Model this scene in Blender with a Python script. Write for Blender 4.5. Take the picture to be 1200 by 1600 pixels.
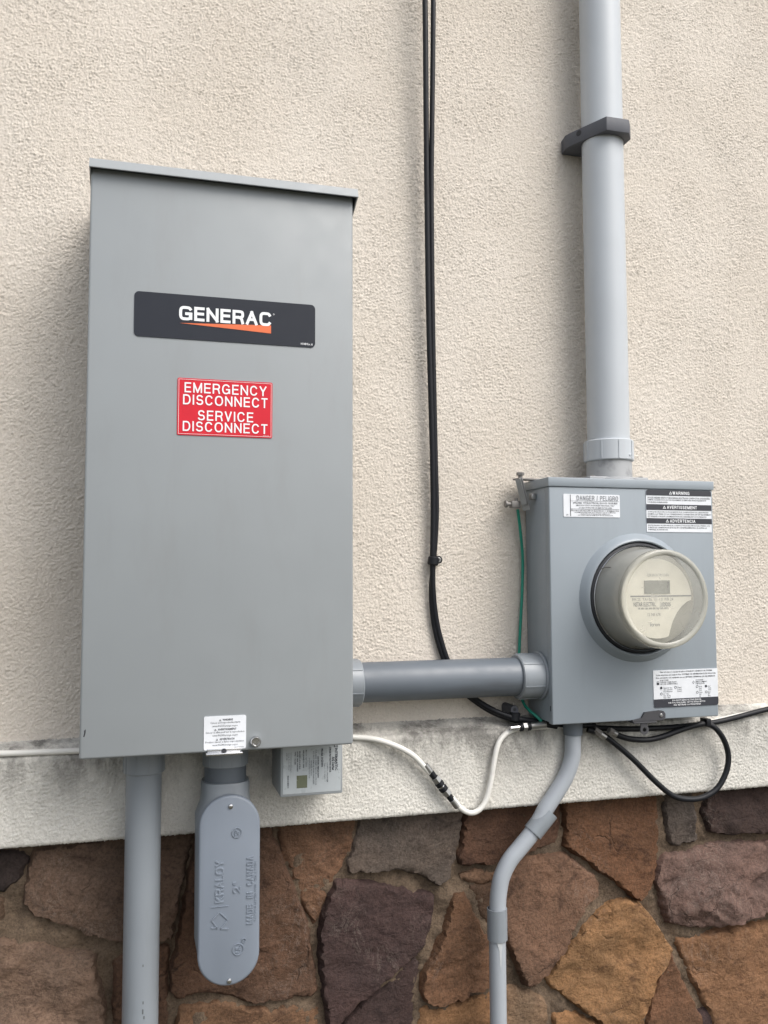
import bpy, bmesh, math, random
import numpy as np
from mathutils import Vector, Matrix, noise
from mathutils.geometry import delaunay_2d_cdt

for o in list(bpy.data.objects):
    bpy.data.objects.remove(o)
SC = bpy.context.scene
COL = SC.collection
rad = math.radians
random.seed(7)

# ------------------------------------------------------------------ camera
YAW, PITCH, ROLL, FPX = rad(15.506), rad(3.911), rad(-0.182), 1359.1
CAM = Vector((0.0, -1.31, 1.45))
cf = Vector((math.sin(YAW)*math.cos(PITCH), math.cos(YAW)*math.cos(PITCH), math.sin(PITCH)))
cr = Vector((math.cos(YAW), -math.sin(YAW), 0))
cu = cr.cross(cf)
cr, cu = cr*math.cos(ROLL)+cu*math.sin(ROLL), -cr*math.sin(ROLL)+cu*math.cos(ROLL)
cd = bpy.data.cameras.new('camera')
cam = bpy.data.objects.new('camera', cd)
COL.objects.link(cam)
cam.matrix_world = Matrix(((cr.x, cu.x, -cf.x, CAM.x), (cr.y, cu.y, -cf.y, CAM.y),
                           (cr.z, cu.z, -cf.z, CAM.z), (0, 0, 0, 1)))
cd.sensor_fit = 'VERTICAL'
cd.sensor_height = 36.0
cd.sensor_width = 27.0
cd.lens = FPX/1600*36.0
cd.clip_start = 0.05
cd.clip_end = 500
SC.camera = cam

# ------------------------------------------------------------------ sky, sun, exposure
SUN_EL, SUN_AZ = rad(50), rad(143)      # azimuth from +Y towards +X: sun to the right, behind the camera
w = bpy.data.worlds.new('World')
SC.world = w
w.use_nodes = True
nt = w.node_tree
bg = nt.nodes['Background']
sky = nt.nodes.new('ShaderNodeTexSky')
sky.sky_type = 'NISHITA'
sky.sun_disc = False
sky.sun_elevation = SUN_EL
sky.sun_rotation = SUN_AZ
sky.air_density = 1.0
sky.dust_density = 4.0
sky.ozone_density = 1.0
hs = nt.nodes.new('ShaderNodeHueSaturation')
hs.inputs['Saturation'].default_value = 0.40     # thin even overcast: whiter than a clear sky
nt.links.new(sky.outputs['Color'], hs.inputs['Color'])
nt.links.new(hs.outputs['Color'], bg.inputs['Color'])
bg.inputs['Strength'].default_value = 0.15
sd = bpy.data.lights.new('sun', 'SUN')
sd.energy = 0.9
sd.angle = rad(36)
sd.color = (1.0, 0.96, 0.9)
sun = bpy.data.objects.new('sun', sd)
COL.objects.link(sun)
sdir = Vector((math.sin(SUN_AZ)*math.cos(SUN_EL), math.cos(SUN_AZ)*math.cos(SUN_EL), math.sin(SUN_EL)))
sun.rotation_euler = sdir.to_track_quat('Z', 'Y').to_euler()
sun.location = (4, -6, 8)
SC.view_settings.view_transform = 'Standard'
SC.view_settings.look = 'None'
SC.view_settings.gamma = 1.0
SC.view_settings.use_curve_mapping = False
SC.view_settings.exposure = 0.70

# ------------------------------------------------------------------ helpers
def B(px, py, y):
    """world point of the plane Y=y that the photograph (1200x1600) shows at px, py"""
    d = cf + cr*((px-600)/FPX) - cu*((py-800)/FPX)
    return CAM + d*((y-CAM.y)/d.y)

def rect(c, y):
    """x0, x1, z0, z1 of an upright rectangle from its four corners TL, TR, BR, BL"""
    p = [B(a, b, y) for a, b in c]
    return ((p[0].x+p[3].x)/2, (p[1].x+p[2].x)/2, (p[2].z+p[3].z)/2, (p[0].z+p[1].z)/2)

def base_of(o):
    v = Vector((0, 0, 0))
    while o is not None:
        v += o.location
        o = o.parent
    return v

def tag(o, label=None, cat=None, group=None, kind=None):
    if label: o['label'] = label
    if cat: o['category'] = cat
    if group: o['group'] = group
    if kind: o['kind'] = kind
    return o

def thing(name, loc, label, cat, group=None):
    o = bpy.data.objects.new(name, None)
    o.location = loc
    o.empty_display_size = 0.05
    COL.objects.link(o)
    return tag(o, label, cat, group)

def link_mesh(name, me, mat, parent=None, loc=None):
    """mesh in world coordinates -> object; parts share the base of their thing"""
    b = base_of(parent) if parent is not None else (Vector(loc) if loc is not None else Vector((0, 0, 0)))
    me.transform(Matrix.Translation(-b))
    o = bpy.data.objects.new(name, me)
    if mat is not None: me.materials.append(mat)
    if parent is not None: o.parent = parent
    else: o.location = b
    COL.objects.link(o)
    return o

def obj(name, bm, mat, parent=None, loc=None, smooth=35):
    bmesh.ops.recalc_face_normals(bm, faces=bm.faces[:])
    me = bpy.data.meshes.new(name)
    bm.to_mesh(me)
    bm.free()
    if smooth:
        me.polygons.foreach_set('use_smooth', [True]*len(me.polygons))
        try: me.set_sharp_from_angle(angle=rad(smooth))
        except Exception: pass
    return link_mesh(name, me, mat, parent, loc)

def NB(): return bmesh.new()

def box(bm, x0, x1, y0, y1, z0, z1, bev=0.0, seg=2):
    r = bmesh.ops.create_cube(bm, size=1.0)
    vs = r['verts']
    for v in vs:
        v.co = Vector((x0 if v.co.x < 0 else x1, y0 if v.co.y < 0 else y1, z0 if v.co.z < 0 else z1))
    if bev:
        es = list({e for v in vs for e in v.link_edges})
        bmesh.ops.bevel(bm, geom=es, offset=bev, segments=seg, profile=0.5, affect='EDGES')

def obox(bm, c, ax, ay, az, hx, hy, hz, bev=0.0):
    r = bmesh.ops.create_cube(bm, size=2.0)
    vs = r['verts']
    for v in vs:
        v.co = Vector(c) + Vector(ax)*v.co.x*hx + Vector(ay)*v.co.y*hy + Vector(az)*v.co.z*hz
    if bev:
        bmesh.ops.bevel(bm, geom=list({e for v in vs for e in v.link_edges}), offset=bev, segments=2, profile=0.5, affect='EDGES')

def frame(d):
    d = Vector(d).normalized()
    a = Vector((0, 0, 1)) if abs(d.z) < 0.9 else Vector((1, 0, 0))
    u = d.cross(a).normalized()
    return d, u, d.cross(u).normalized()

def lathe(bm, o, d, prof, seg=40, cap=True):
    """prof: (distance along d, radius)"""
    d, u, v = frame(d)
    o = Vector(o)
    rings = []
    for t, r in prof:
        rings.append([bm.verts.new(o + d*t + (u*math.cos(2*math.pi*i/seg)+v*math.sin(2*math.pi*i/seg))*r) for i in range(seg)])
    for a, b in zip(rings, rings[1:]):
        for i in range(seg):
            bm.faces.new((a[i], a[(i+1) % seg], b[(i+1) % seg], b[i]))
    if cap:
        bm.faces.new(rings[0]); bm.faces.new(rings[-1])

def cyl(bm, p0, p1, r, seg=32, ch=0.0):
    p0, p1 = Vector(p0), Vector(p1)
    L = (p1-p0).length
    if ch: lathe(bm, p0, p1-p0, [(0, r-ch), (ch, r), (L-ch, r), (L, r-ch)], seg)
    else: lathe(bm, p0, p1-p0, [(0, r), (L, r)], seg)

def spline(pts, n=10):
    P = [Vector(p) for p in pts]
    P = [P[0]*2-P[1]] + P + [P[-1]*2-P[-2]]
    out = []
    for i in range(1, len(P)-2):
        p0, p1, p2, p3 = P[i-1:i+3]
        for k in range(n):
            t = k/n
            out.append(0.5*((2*p1)+(p2-p0)*t+(2*p0-5*p1+4*p2-p3)*t*t+(3*p1-p0-3*p2+p3)*t**3))
    out.append(P[-2])
    return out

def tube(bm, pts, r, seg=14):
    d0 = (pts[1]-pts[0]).normalized()
    _, u, v = frame(d0)
    rings = []
    for i, p in enumerate(pts):
        d = (pts[min(i+1, len(pts)-1)]-pts[max(i-1, 0)]).normalized()
        u = (u - d*u.dot(d)).normalized()
        v = d.cross(u)
        rings.append([bm.verts.new(p+(u*math.cos(2*math.pi*k/seg)+v*math.sin(2*math.pi*k/seg))*r) for k in range(seg)])
    for a, b in zip(rings, rings[1:]):
        for k in range(seg):
            bm.faces.new((a[k], a[(k+1) % seg], b[(k+1) % seg], b[k]))
    bm.faces.new(rings[0]); bm.faces.new(rings[-1])

def prism_y(bm, poly, y0, y1):
    """poly of (x, z), from y0 (front, smaller) back to y1"""
    a = [bm.verts.new((x, y0, z)) for x, z in poly]
    b = [bm.verts.new((x, y1, z)) for x, z in poly]
    bm.faces.new(a); bm.faces.new(b[::-1])
    n = len(poly)
    for i in range(n):
        bm.faces.new((a[i], b[i], b[(i+1) % n], a[(i+1) % n]))

def prism_z(bm, poly, z0, z1, bev=0.0):
    a = [bm.verts.new((x, y, z0)) for x, y in poly]
    b = [bm.verts.new((x, y, z1)) for x, y in poly]
    bm.faces.new(a); bm.faces.new(b[::-1])
    n = len(poly)
    for i in range(n):
        bm.faces.new((a[i], b[i], b[(i+1) % n], a[(i+1) % n]))
    if bev:
        bmesh.ops.recalc_face_normals(bm, faces=bm.faces[:])
        bmesh.ops.bevel(bm, geom=bm.edges[:], offset=bev, segments=2, profile=0.5, affect='EDGES')

def rrect(x0, x1, z0, z1, r, n=5, corners='tltrbrbl'):
    out = []
    for nm, cx, cz, a0 in (('tr', x1-r, z1-r, 0), ('tl', x0+r, z1-r, 90), ('bl', x0+r, z0+r, 180), ('br', x1-r, z0+r, 270)):
        if nm in (corners[0:2], corners[2:4], corners[4:6], corners[6:8]):
            for k in range(n+1):
                a = rad(a0+90*k/n)
                out.append((cx+r*math.cos(a), cz+r*math.sin(a)))
        else:
            sx = 1 if 'r' in nm else -1
            sz = 1 if 't' in nm else -1
            out.append((cx+sx*r, cz+sz*r))
    return out

def stadium(cx, z0, z1, r, n=16):
    out = []
    for k in range(n+1):
        a = math.pi*k/n
        out.append((cx+r*math.cos(a), z1-r+r*math.sin(a)))
    for k in range(n+1):
        a = math.pi+math.pi*k/n
        out.append((cx+r*math.cos(a), z0+r+r*math.sin(a)))
    return out

def ring_y(bm, cx, cz, r, t, y0, y1, seg=28):
    """flat ring facing -Y"""
    L = []
    for rr, y in ((r, y0), (r-t, y0), (r-t, y1), (r, y1)):
        L.append([bm.verts.new((cx+rr*math.cos(2*math.pi*i/seg), y, cz+rr*math.sin(2*math.pi*i/seg))) for i in range(seg)])
    for a in range(4):
        A, C = L[a], L[(a+1) % 4]
        for i in range(seg):
            bm.faces.new((A[i], A[(i+1) % seg], C[(i+1) % seg], C[i]))

_tc = {}
def text_geo(s, bold=0.0, res=2, extrude=0.0):
    k = (s, bold, res, extrude)
    if k in _tc: return _tc[k]
    c = bpy.data.curves.new('text', 'FONT')
    c.body = s
    c.size = 1.0
    c.offset = bold
    c.resolution_u = res
    c.extrude = extrude
    o = bpy.data.objects.new('text', c)
    me = bpy.data.meshes.new_from_object(o)
    vs = np.array([v.co[:] for v in me.vertices]) if len(me.vertices) else np.zeros((0, 3))
    fs = [tuple(p.vertices) for p in me.polygons]
    bpy.data.objects.remove(o); bpy.data.curves.remove(c); bpy.data.meshes.remove(me)
    _tc[k] = (vs, fs)
    return vs, fs

def put_text(bm, s, r, y, bold=0.0, res=2, rot=0, depth=0.0, keep=False, ref=None):
    """letters fitted into the rectangle r=(x0,x1,z0,z1) on the plane Y=y; rot 90 reads upwards, -90 downwards"""
    vs, fs = text_geo(s, bold, res, 0.5 if depth else 0.0)
    if not len(vs): return
    x0, x1, z0, z1 = r
    lo, hi = vs.min(0), vs.max(0)
    uv = (vs[:, :2]-lo[:2])/np.maximum(hi[:2]-lo[:2], 1e-6)
    if rot == 90: uv = np.stack([1-uv[:, 1], uv[:, 0]], 1)
    if rot == -90: uv = np.stack([uv[:, 1], 1-uv[:, 0]], 1)
    X = x0+uv[:, 0]*(x1-x0); Z = z0+uv[:, 1]*(z1-z0)
    D = y - (vs[:, 2]+0.5)*depth if depth else np.full(len(vs), y)
    nv = [bm.verts.new((a, b, c)) for a, b, c in zip(X, D, Z)]
    for f in fs:
        try: bm.faces.new([nv[i] for i in f])
        except ValueError: pass

def arc(cx, cy, rx, ry, a0, a1, n=12, e=2.5):
    out = []
    for k in range(n+1):
        a = rad(a0+(a1-a0)*k/n)
        c, q = math.cos(a), math.sin(a)
        out.append((cx+rx*math.copysign(abs(c)**(2/e), c), cy+ry*math.copysign(abs(q)**(2/e), q)))
    return out
def glyphs(e):
    bowl = lambda y0, y1, x=.55: [(0, y1), (x, y1)]+arc(x, (y0+y1)/2, 1-x, (y1-y0)/2, 90, -90, 10, e)[1:-1]+[(x, y0), (0, y0)]
    G = {
     'A': (.74, [[(0, 0), (.5, 1)], [(.5, 1), (1, 0)], [(.2, .36), (.8, .36)]]),
     'B': (.68, [[(0, 0), (0, 1)], bowl(.52, 1, .5), bowl(0, .52, .55)]),
     'C': (.76, [arc(.5, .5, .5, .5, 35, 325, 28, e)]),
     'D': (.74, [[(0, 0), (0, 1)], [(0, 1), (.45, 1)]+arc(.45, .5, .55, .5, 90, -90, 16, e)[1:-1]+[(.45, 0), (0, 0)]]),
     'E': (.64, [[(1, 1), (0, 1), (0, 0), (1, 0)], [(0, .52), (.93, .52)]]),
     'F': (.60, [[(1, 1), (0, 1), (0, 0)], [(0, .5), (.9, .5)]]),
     'G': (.80, [arc(.5, .5, .5, .5, 38, 325, 28, e)+[(.98, .46)], [(.58, .46), (1, .46)], [(1, .46), (1, .06)]]),
     'H': (.74, [[(0, 0), (0, 1)], [(1, 0), (1, 1)], [(0, .53), (1, .53)]]),
     'I': (.16, [[(.5, 0), (.5, 1)]]),
     'K': (.72, [[(0, 0), (0, 1)], [(1, 1), (0, .34)], [(.3, .55), (1, 0)]]),
     'L': (.56, [[(0, 1), (0, 0), (1, 0)]]),
     'M': (.86, [[(0, 0), (0, 1)], [(1, 0), (1, 1)], [(0, 1), (.5, 0)], [(.5, 0), (1, 1)]]),
     'N': (.74, [[(0, 0), (0, 1)], [(1, 0), (1, 1)], [(0, 1), (1, 0)]]),
     'O': (.82, [arc(.5, .5, .5, .5, 90, 450, 36, e)]),
     'P': (.66, [[(0, 0), (0, 1)], bowl(.46, 1, .5)]),
     'R': (.72, [[(0, 0), (0, 1)], bowl(.47, 1, .52), [(.56, .47), (.84, .40), (.93, .2), (1, 0)]]),
     'S': (.68, [arc(.5, .745, .46, .255, 28, 262, 16, e)+[(.56, .49)]+arc(.5, .255, .5, .255, 78, -158, 16, e)]),
     'T': (.64, [[(0, 1), (1, 1)], [(.5, 1), (.5, 0)]]),
     'U': (.74, [[(0, 1), (0, .4)]+arc(.5, .38, .5, .38, 180, 360, 16, e)+[(1, .4), (1, 1)]]),
     'V': (.70, [[(0, 1), (.5, 0)], [(.5, 0), (1, 1)]]),
     'W': (.98, [[(0, 1), (.25, 0)], [(.25, 0), (.5, 1)], [(.5, 1), (.75, 0)], [(.75, 0), (1, 1)]]),
     'Y': (.70, [[(0, 1), (.5, .42)], [(1, 1), (.5, .42)], [(.5, .42), (.5, 0)]]),
     '/': (.34, [[(0, -.05), (1, 1.05)]]),
     '2': (.60, [arc(.5, .70, .48, .30, 165, -25, 14, e)+[(.55, .33), (.05, 0)], [(.05, 0), (1, 0)]]),
     '"': (.30, [[(.1, 1), (.1, .75)], [(.9, 1), (.9, .75)]]),
     ' ': (.30, []),
    }
    return G
_gl = {}
def put_strokes(bm, s, r, y, t=.135, e=2.5, gap=.16, rot=0, depth=0.0, back=0.0):
    """grotesque capitals of even stroke fitted into r; strokes lie 20 microns apart so that no two share a plane"""
    if e not in _gl: _gl[e] = glyphs(e)
    G = _gl[e]
    x0, x1, z0, z1 = r
    Wd, Ht = (x1-x0, z1-z0) if not rot else (z1-z0, x1-x0)
    adv = sum(G[c][0] for c in s)+gap*(len(s)-1)
    k = Wd/adv; T = t*Ht
    pen = 0.0; layer = 0
    def place(u, v, yy):
        if rot == 90: return (x1-v, yy, z0+u)
        if rot == -90: return (x0+v, yy, z1-u)
        return (x0+u, yy, z0+v)
    for c in s:
        gw, st = G[c]
        gw *= k
        for pl in st:
            P = [Vector((pen+T/2+(gw-T)*p[0], T/2+(Ht-T)*p[1])) for p in pl]
            closed = (P[0]-P[-1]).length < T*.2
            if not closed:
                P[0] = P[0]+(P[0]-P[1]).normalized()*T*.48; P[-1] = P[-1]+(P[-1]-P[-2]).normalized()*T*.48
            else: P[-1] = P[0]
            L = []
            n = len(P)
            for i in range(n):
                if closed and i in (0, n-1): da, db = P[-1]-P[-2], P[1]-P[0]
                else: da, db = (P[i]-P[i-1] if i else P[1]-P[0]), (P[i+1]-P[i] if i < n-1 else P[i]-P[i-1])
                na = Vector((-da.y, da.x)).normalized(); nb_ = Vector((-db.y, db.x)).normalized()
                m = na+nb_
                m = m.normalized() if m.length > 1e-6 else na
                L.append((P[i], m*min(T/2/max(m.dot(na), .45), T*.8)))
            layer += 1
            yy = y-2e-5*(layer % 4)-depth
            A = [bm.verts.new(place(*(p+m), yy)) for p, m in L]; C = [bm.verts.new(place(*(p-m), yy)) for p, m in L]
            for i in range(n-1): bm.faces.new((A[i], A[i+1], C[i+1], C[i]))
            if depth:
                A2 = [bm.verts.new(place(*(p+m*1.25), y)) for p, m in L]; C2 = [bm.verts.new(place(*(p-m*1.25), y)) for p, m in L]
                for i in range(n-1):
                    bm.faces.new((A[i], A2[i], A2[i+1], A[i+1])); bm.faces.new((C[i], C[i+1], C2[i+1], C2[i]))
                for q in (0, n-1): bm.faces.new((A[q], C[q], C2[q], A2[q]))
        pen += gw+gap*k

def sub(r, u0, u1, v0, v1):
    x0, x1, z0, z1 = r
    return (x0+(x1-x0)*u0, x0+(x1-x0)*u1, z1-(z1-z0)*v1, z1-(z1-z0)*v0)

def flat(name, bm, mat, parent):
    """printing: thin faces turned to the viewer's side (-Y)"""
    me = bpy.data.meshes.new(name)
    bm.normal_update()
    for f in bm.faces:
        if f.normal.y > 0.3: f.normal_flip()
    bm.to_mesh(me); bm.free()
    return link_mesh(name, me, mat, parent)

# ------------------------------------------------------------------ materials
def mat_new(name):
    m = bpy.data.materials.new(name)
    m.use_nodes = True
    n = m.node_tree
    return m, n, n.nodes['Principled BSDF'], n.links

def N(n, t, **k):
    q = n.nodes.new(t)
    for a, b in k.items():
        if a in q.inputs: q.inputs[a].default_value = b
        else: setattr(q, a, b)
    return q

def mixc(n, fac, a, b, mode='MIX'):
    q = n.nodes.new('ShaderNodeMix')
    q.data_type = 'RGBA'
    q.blend_type = mode
    for i, v in ((0, fac), (6, a), (7, b)):
        if isinstance(v, (int, float)): q.inputs[i].default_value = v
        elif isinstance(v, (tuple, list)): q.inputs[i].default_value = (*v[:3], 1)
        else: n.links.new(v, q.inputs[i])
    return q.outputs[2]

def ramp(n, src, stops):
    q = n.nodes.new('ShaderNodeValToRGB')
    e = q.color_ramp.elements
    e[0].position, e[1].position = stops[0][0], stops[-1][0]
    e[0].color = (*[stops[0][1]]*3, 1); e[1].color = (*[stops[-1][1]]*3, 1)
    for p, v in stops[1:-1]:
        x = e.new(p); x.color = (v, v, v, 1)
    n.links.new(src, q.inputs[0])
    return q.outputs[0]

def objco(n): return n.nodes.new('ShaderNodeTexCoord').outputs['Object']

def noise_t(n, co, scale, detail=3, rough=0.55, dist=0.0):
    q = N(n, 'ShaderNodeTexNoise', Scale=scale, Detail=detail, Roughness=rough, Distortion=dist)
    n.links.new(co, q.inputs['Vector'])
    return q.outputs['Fac']

def stretch(n, co, s):
    q = n.nodes.new('ShaderNodeMapping')
    q.inputs['Scale'].default_value = s
    n.links.new(co, q.inputs['Vector'])
    return q.outputs['Vector']

def bump(n, p, h, strength, dist):
    q = N(n, 'ShaderNodeBump', Strength=strength, Distance=dist)
    n.links.new(h, q.inputs['Height'])
    n.links.new(q.outputs['Normal'], p.inputs['Normal'])

def painted(name, col, rough=0.45, dirt=(0.2, 0.2, 0.19), amt=0.25, var=0.12, wave=0.0, streak=(1, 1, 1), spec=0.5, metal=0.0):
    m, n, p, l = mat_new(name)
    co = objco(n)
    big = ramp(n, noise_t(n, co, 6, 4), [(0.3, 0), (0.7, 1)])
    c = mixc(n, big, tuple(x*(1-var) for x in col), tuple(min(1, x*(1+var)) for x in col))
    st = ramp(n, noise_t(n, stretch(n, co, streak), 22, 6, 0.65), [(0.52, 0), (0.78, 1)])
    mm = N(n, 'ShaderNodeMath', operation='MULTIPLY'); l.new(st, mm.inputs[0]); mm.inputs[1].default_value = amt
    c = mixc(n, mm.outputs[0], c, dirt)
    l.new(c, p.inputs['Base Color'])
    rr = ramp(n, noise_t(n, co, 30, 4), [(0.3, max(0.05, rough-0.07)), (0.7, min(1, rough+0.1))])
    l.new(rr, p.inputs['Roughness'])
    p.inputs['Specular IOR Level'].default_value = spec
    p.inputs['Metallic'].default_value = metal
    h = noise_t(n, co, 900, 2)
    if wave:
        lo = noise_t(n, co, 5, 1)
        ad = N(n, 'ShaderNodeMath', operation='MULTIPLY_ADD'); l.new(lo, ad.inputs[0]); ad.inputs[1].default_value = wave; l.new(h, ad.inputs[2])
        h = ad.outputs[0]
    bump(n, p, h, 0.12, 0.0004)
    return m

def plain(name, col, rough=0.5, metal=0.0, spec=0.5):
    m, n, p, l = mat_new(name)
    co = objco(n)
    f = noise_t(n, co, 60, 4)
    c = mixc(n, f, tuple(x*0.88 for x in col), tuple(min(1, x*1.1) for x in col))
    l.new(c, p.inputs['Base Color'])
    l.new(ramp(n, f, [(0.3, max(0.04, rough-0.06)), (0.7, min(1, rough+0.06))]), p.inputs['Roughness'])
    p.inputs['Metallic'].default_value = metal
    p.inputs['Specular IOR Level'].default_value = spec
    return m

M = {}
M['cabinet'] = painted('grey_cabinet_paint', (0.275, 0.297, 0.310), 0.42, (0.22, 0.225, 0.22), 0.26, 0.03, 0.9, (1, 1, .25))
M['meterbox'] = painted('blue_grey_box_paint', (0.27, 0.307, 0.340), 0.36, (0.21, 0.23, 0.24), 0.35, 0.04, 0.8, (1, 1, .12))
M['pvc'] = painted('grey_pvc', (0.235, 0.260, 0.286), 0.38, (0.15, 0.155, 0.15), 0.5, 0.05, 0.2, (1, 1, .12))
M['pvc_light'] = painted('sky_lit_grey_pvc', (0.47, 0.503, 0.535), 0.4, (0.36, 0.37, 0.37), 0.25, 0.04, 0.2, (1, 1, .1))  # paler base colour carries the stronger sky light on the upper pipe
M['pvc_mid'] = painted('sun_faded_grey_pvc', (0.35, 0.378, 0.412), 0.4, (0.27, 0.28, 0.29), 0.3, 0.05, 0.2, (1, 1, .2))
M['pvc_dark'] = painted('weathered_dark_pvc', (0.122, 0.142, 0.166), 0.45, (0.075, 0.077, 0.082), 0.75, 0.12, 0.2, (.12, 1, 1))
M['pvc_cover'] = painted('grey_pvc_cover', (0.205, 0.236, 0.282), 0.38, (0.19, 0.21, 0.25), 0.3, 0.03, 0.2)
M['clamp'] = painted('charcoal_plastic', (0.075, 0.08, 0.095), 0.6, (0.16, 0.16, 0.16), 0.3, 0.1)
M['black'] = plain('black_cable_sheath', (0.008, 0.009, 0.012), 0.5, 0, .3)
M['white_cable'] = painted('white_cable_sheath', (0.70, 0.69, 0.65), 0.5, (0.3, 0.28, 0.25), 0.45, 0.05, 0, (1, 1, 1))
M['green'] = plain('green_wire_sheath', (0.012, 0.23, 0.16), 0.4)
M['steel'] = plain('dull_steel', (0.36, 0.36, 0.355), 0.38, 0.9)
M['bright'] = plain('bright_steel', (0.62, 0.62, 0.63), 0.22, 1.0)
M['zinc'] = painted('galvanised_iron', (0.36, 0.37, 0.38), 0.62, (0.16, 0.16, 0.165), 0.8, 0.15, 0, (1.5, 1.5, 1.5), 0.5, 0.25)
M['rust'] = painted('tarnished_steel', (0.22, 0.21, 0.20), 0.55, (0.10, 0.075, 0.06), 0.7, 0.12, 0, (1, 1, 1), 0.5, 0.4)
M['label_black'] = plain('black_label_print', (0.011, 0.014, 0.023), 0.35, 0, .35)
M['label_white'] = plain('white_label_stock', (0.72, 0.745, 0.78), 0.35)
M['label_silver'] = plain('silver_label_stock', (0.43, 0.465, 0.485), 0.3, 0.1)
M['ink'] = plain('black_ink', (0.03, 0.032, 0.042), 0.5)
M['ink_grey'] = plain('grey_ink', (0.22, 0.23, 0.25), 0.5)
M['white_ink'] = plain('white_ink', (0.82, 0.84, 0.86), 0.4)
M['orange_ink'] = plain('orange_ink', (0.72, 0.15, 0.045), 0.4)
M['red'] = plain('red_label_stock', (0.60, 0.014, 0.030), 0.4, 0, .3)
M['dial'] = plain('cream_dial', (0.84, 0.82, 0.74), 0.55)
M['lcd'] = plain('grey_display', (0.22, 0.235, 0.22), 0.25)
M['meter_grey'] = plain('meter_module_grey', (0.38, 0.378, 0.345), 0.55)
M['latch'] = painted('dull_dark_latch_steel', (0.06, 0.06, 0.065), 0.55, (0.05, 0.04, 0.035), 0.5, 0.1, spec=.25)
M['dark'] = plain('dark_gap', (0.018, 0.02, 0.025), 0.6)

def cover_mat(name, col, clear, rough):
    m, n, p, l = mat_new(name)
    co = objco(n)
    p.inputs['Roughness'].default_value = rough
    p.inputs['Base Color'].default_value = (*col, 1)
    tr = n.nodes.new('ShaderNodeBsdfTransparent')
    tr.inputs['Color'].default_value = (0.98, 0.97, 0.93, 1)
    mx = n.nodes.new('ShaderNodeMixShader')
    f = ramp(n, noise_t(n, co, 18, 4), [(0.3, max(0, clear-0.06)), (0.7, min(1, clear+0.06))])
    l.new(f, mx.inputs[0]); l.new(p.outputs[0], mx.inputs[1]); l.new(tr.outputs[0], mx.inputs[2])
    l.new(mx.outputs[0], n.nodes['Material Output'].inputs['Surface'])
    return m
M['lens'] = cover_mat('clear_meter_lens', (0.64, 0.63, 0.575), 0.68, 0.09)
M['lens_side'] = cover_mat('hazed_meter_cover', (0.40, 0.40, 0.37), 0.30, 0.16)
M['lens_rim'] = cover_mat('yellowed_cover_rim', (0.52, 0.51, 0.45), 0.40, 0.12)

def stucco_mat(name, c0, c1, dirt, band):
    m, n, p, l = mat_new(name)
    g = n.nodes.new('ShaderNodeNewGeometry')
    co = g.outputs['Position']
    c = mixc(n, ramp(n, noise_t(n, co, 3.0, 5), [(0.35, 0), (0.68, 1)]), c0, c1)
    sp = ramp(n, noise_t(n, co, 420, 3, 0.7), [(0.30, 1), (0.46, 0)])
    ms = N(n, 'ShaderNodeMath', operation='MULTIPLY'); l.new(sp, ms.inputs[0]); ms.inputs[1].default_value = 0.42
    c = mixc(n, ms.outputs[0], c, tuple(x*0.55 for x in c0))
    lt = ramp(n, noise_t(n, co, 260, 2, 0.6), [(0.56, 0), (0.72, 1)])
    ml = N(n, 'ShaderNodeMath', operation='MULTIPLY'); l.new(lt, ml.inputs[0]); ml.inputs[1].default_value = 0.35
    c = mixc(n, ml.outputs[0], c, tuple(min(0.85, x*1.22) for x in c1))
    if band:
        # soot washed over the sloping top and the upper part of the face
        s = n.nodes.new('ShaderNodeSeparateXYZ'); l.new(co, s.inputs[0])
        mr = N(n, 'ShaderNodeMapRange'); l.new(s.outputs['Z'], mr.inputs[0])
        mr.inputs[1].default_value = BZ1-0.085; mr.inputs[2].default_value = BZ1+0.004
        a = noise_t(n, stretch(n, co, (1, 1, .5)), 13, 8, 0.72)
        mu = N(n, 'ShaderNodeMath', operation='MULTIPLY'); l.new(mr.outputs[0], mu.inputs[0]); l.new(ramp(n, a, [(0.42, 0.03), (0.60, 1)]), mu.inputs[1])
        mk = N(n, 'ShaderNodeMath', operation='MULTIPLY'); l.new(mu.outputs[0], mk.inputs[0]); mk.inputs[1].default_value = 0.92
        c = mixc(n, mk.outputs[0], c, dirt)
        b2 = ramp(n, noise_t(n, co, 45, 5, 0.7), [(0.58, 0), (0.75, 1)])
        mq = N(n, 'ShaderNodeMath', operation='MULTIPLY'); l.new(b2, mq.inputs[0]); mq.inputs[1].default_value = 0.3
        c = mixc(n, mq.outputs[0], c, dirt)
    else:
        a = noise_t(n, co, 5.5, 5, 0.6)
        mk = N(n, 'ShaderNodeMath', operation='MULTIPLY'); l.new(ramp(n, a, [(0.5, 0), (0.75, 1)]), mk.inputs[0]); mk.inputs[1].default_value = 0.3
        c = mixc(n, mk.outputs[0], c, dirt)
    l.new(c, p.inputs['Base Color'])
    p.inputs['Roughness'].default_value = 0.92
    p.inputs['Specular IOR Level'].default_value = 0.25
    h1 = noise_t(n, co, 300, 5, 0.7)
    bump(n, p, h1, 0.9, 0.0018)
    return m

# ------------------------------------------------------------------ setting: levels
BY = -0.040                                               # front of the plaster band
BZ0 = (B(0, 1327, BY).z + B(1200, 1230, BY).z)/2          # its lower edge
BZ1 = (B(0, 1190, BY).z + B(720, 1144, BY).z)/2           # where the face meets the sloping top
BZ2 = (B(0, 1158, 0).z + B(700, 1124, 0).z)/2             # where the slope meets the stucco
M['stucco'] = stucco_mat('cream_stucco', (0.635, 0.575, 0.50), (0.705, 0.65, 0.58), (0.54, 0.50, 0.445), False)
M['band'] = stucco_mat('grey_white_plaster', (0.615, 0.595, 0.545), (0.70, 0.68, 0.63), (0.135, 0.13, 0.12), True)

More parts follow.
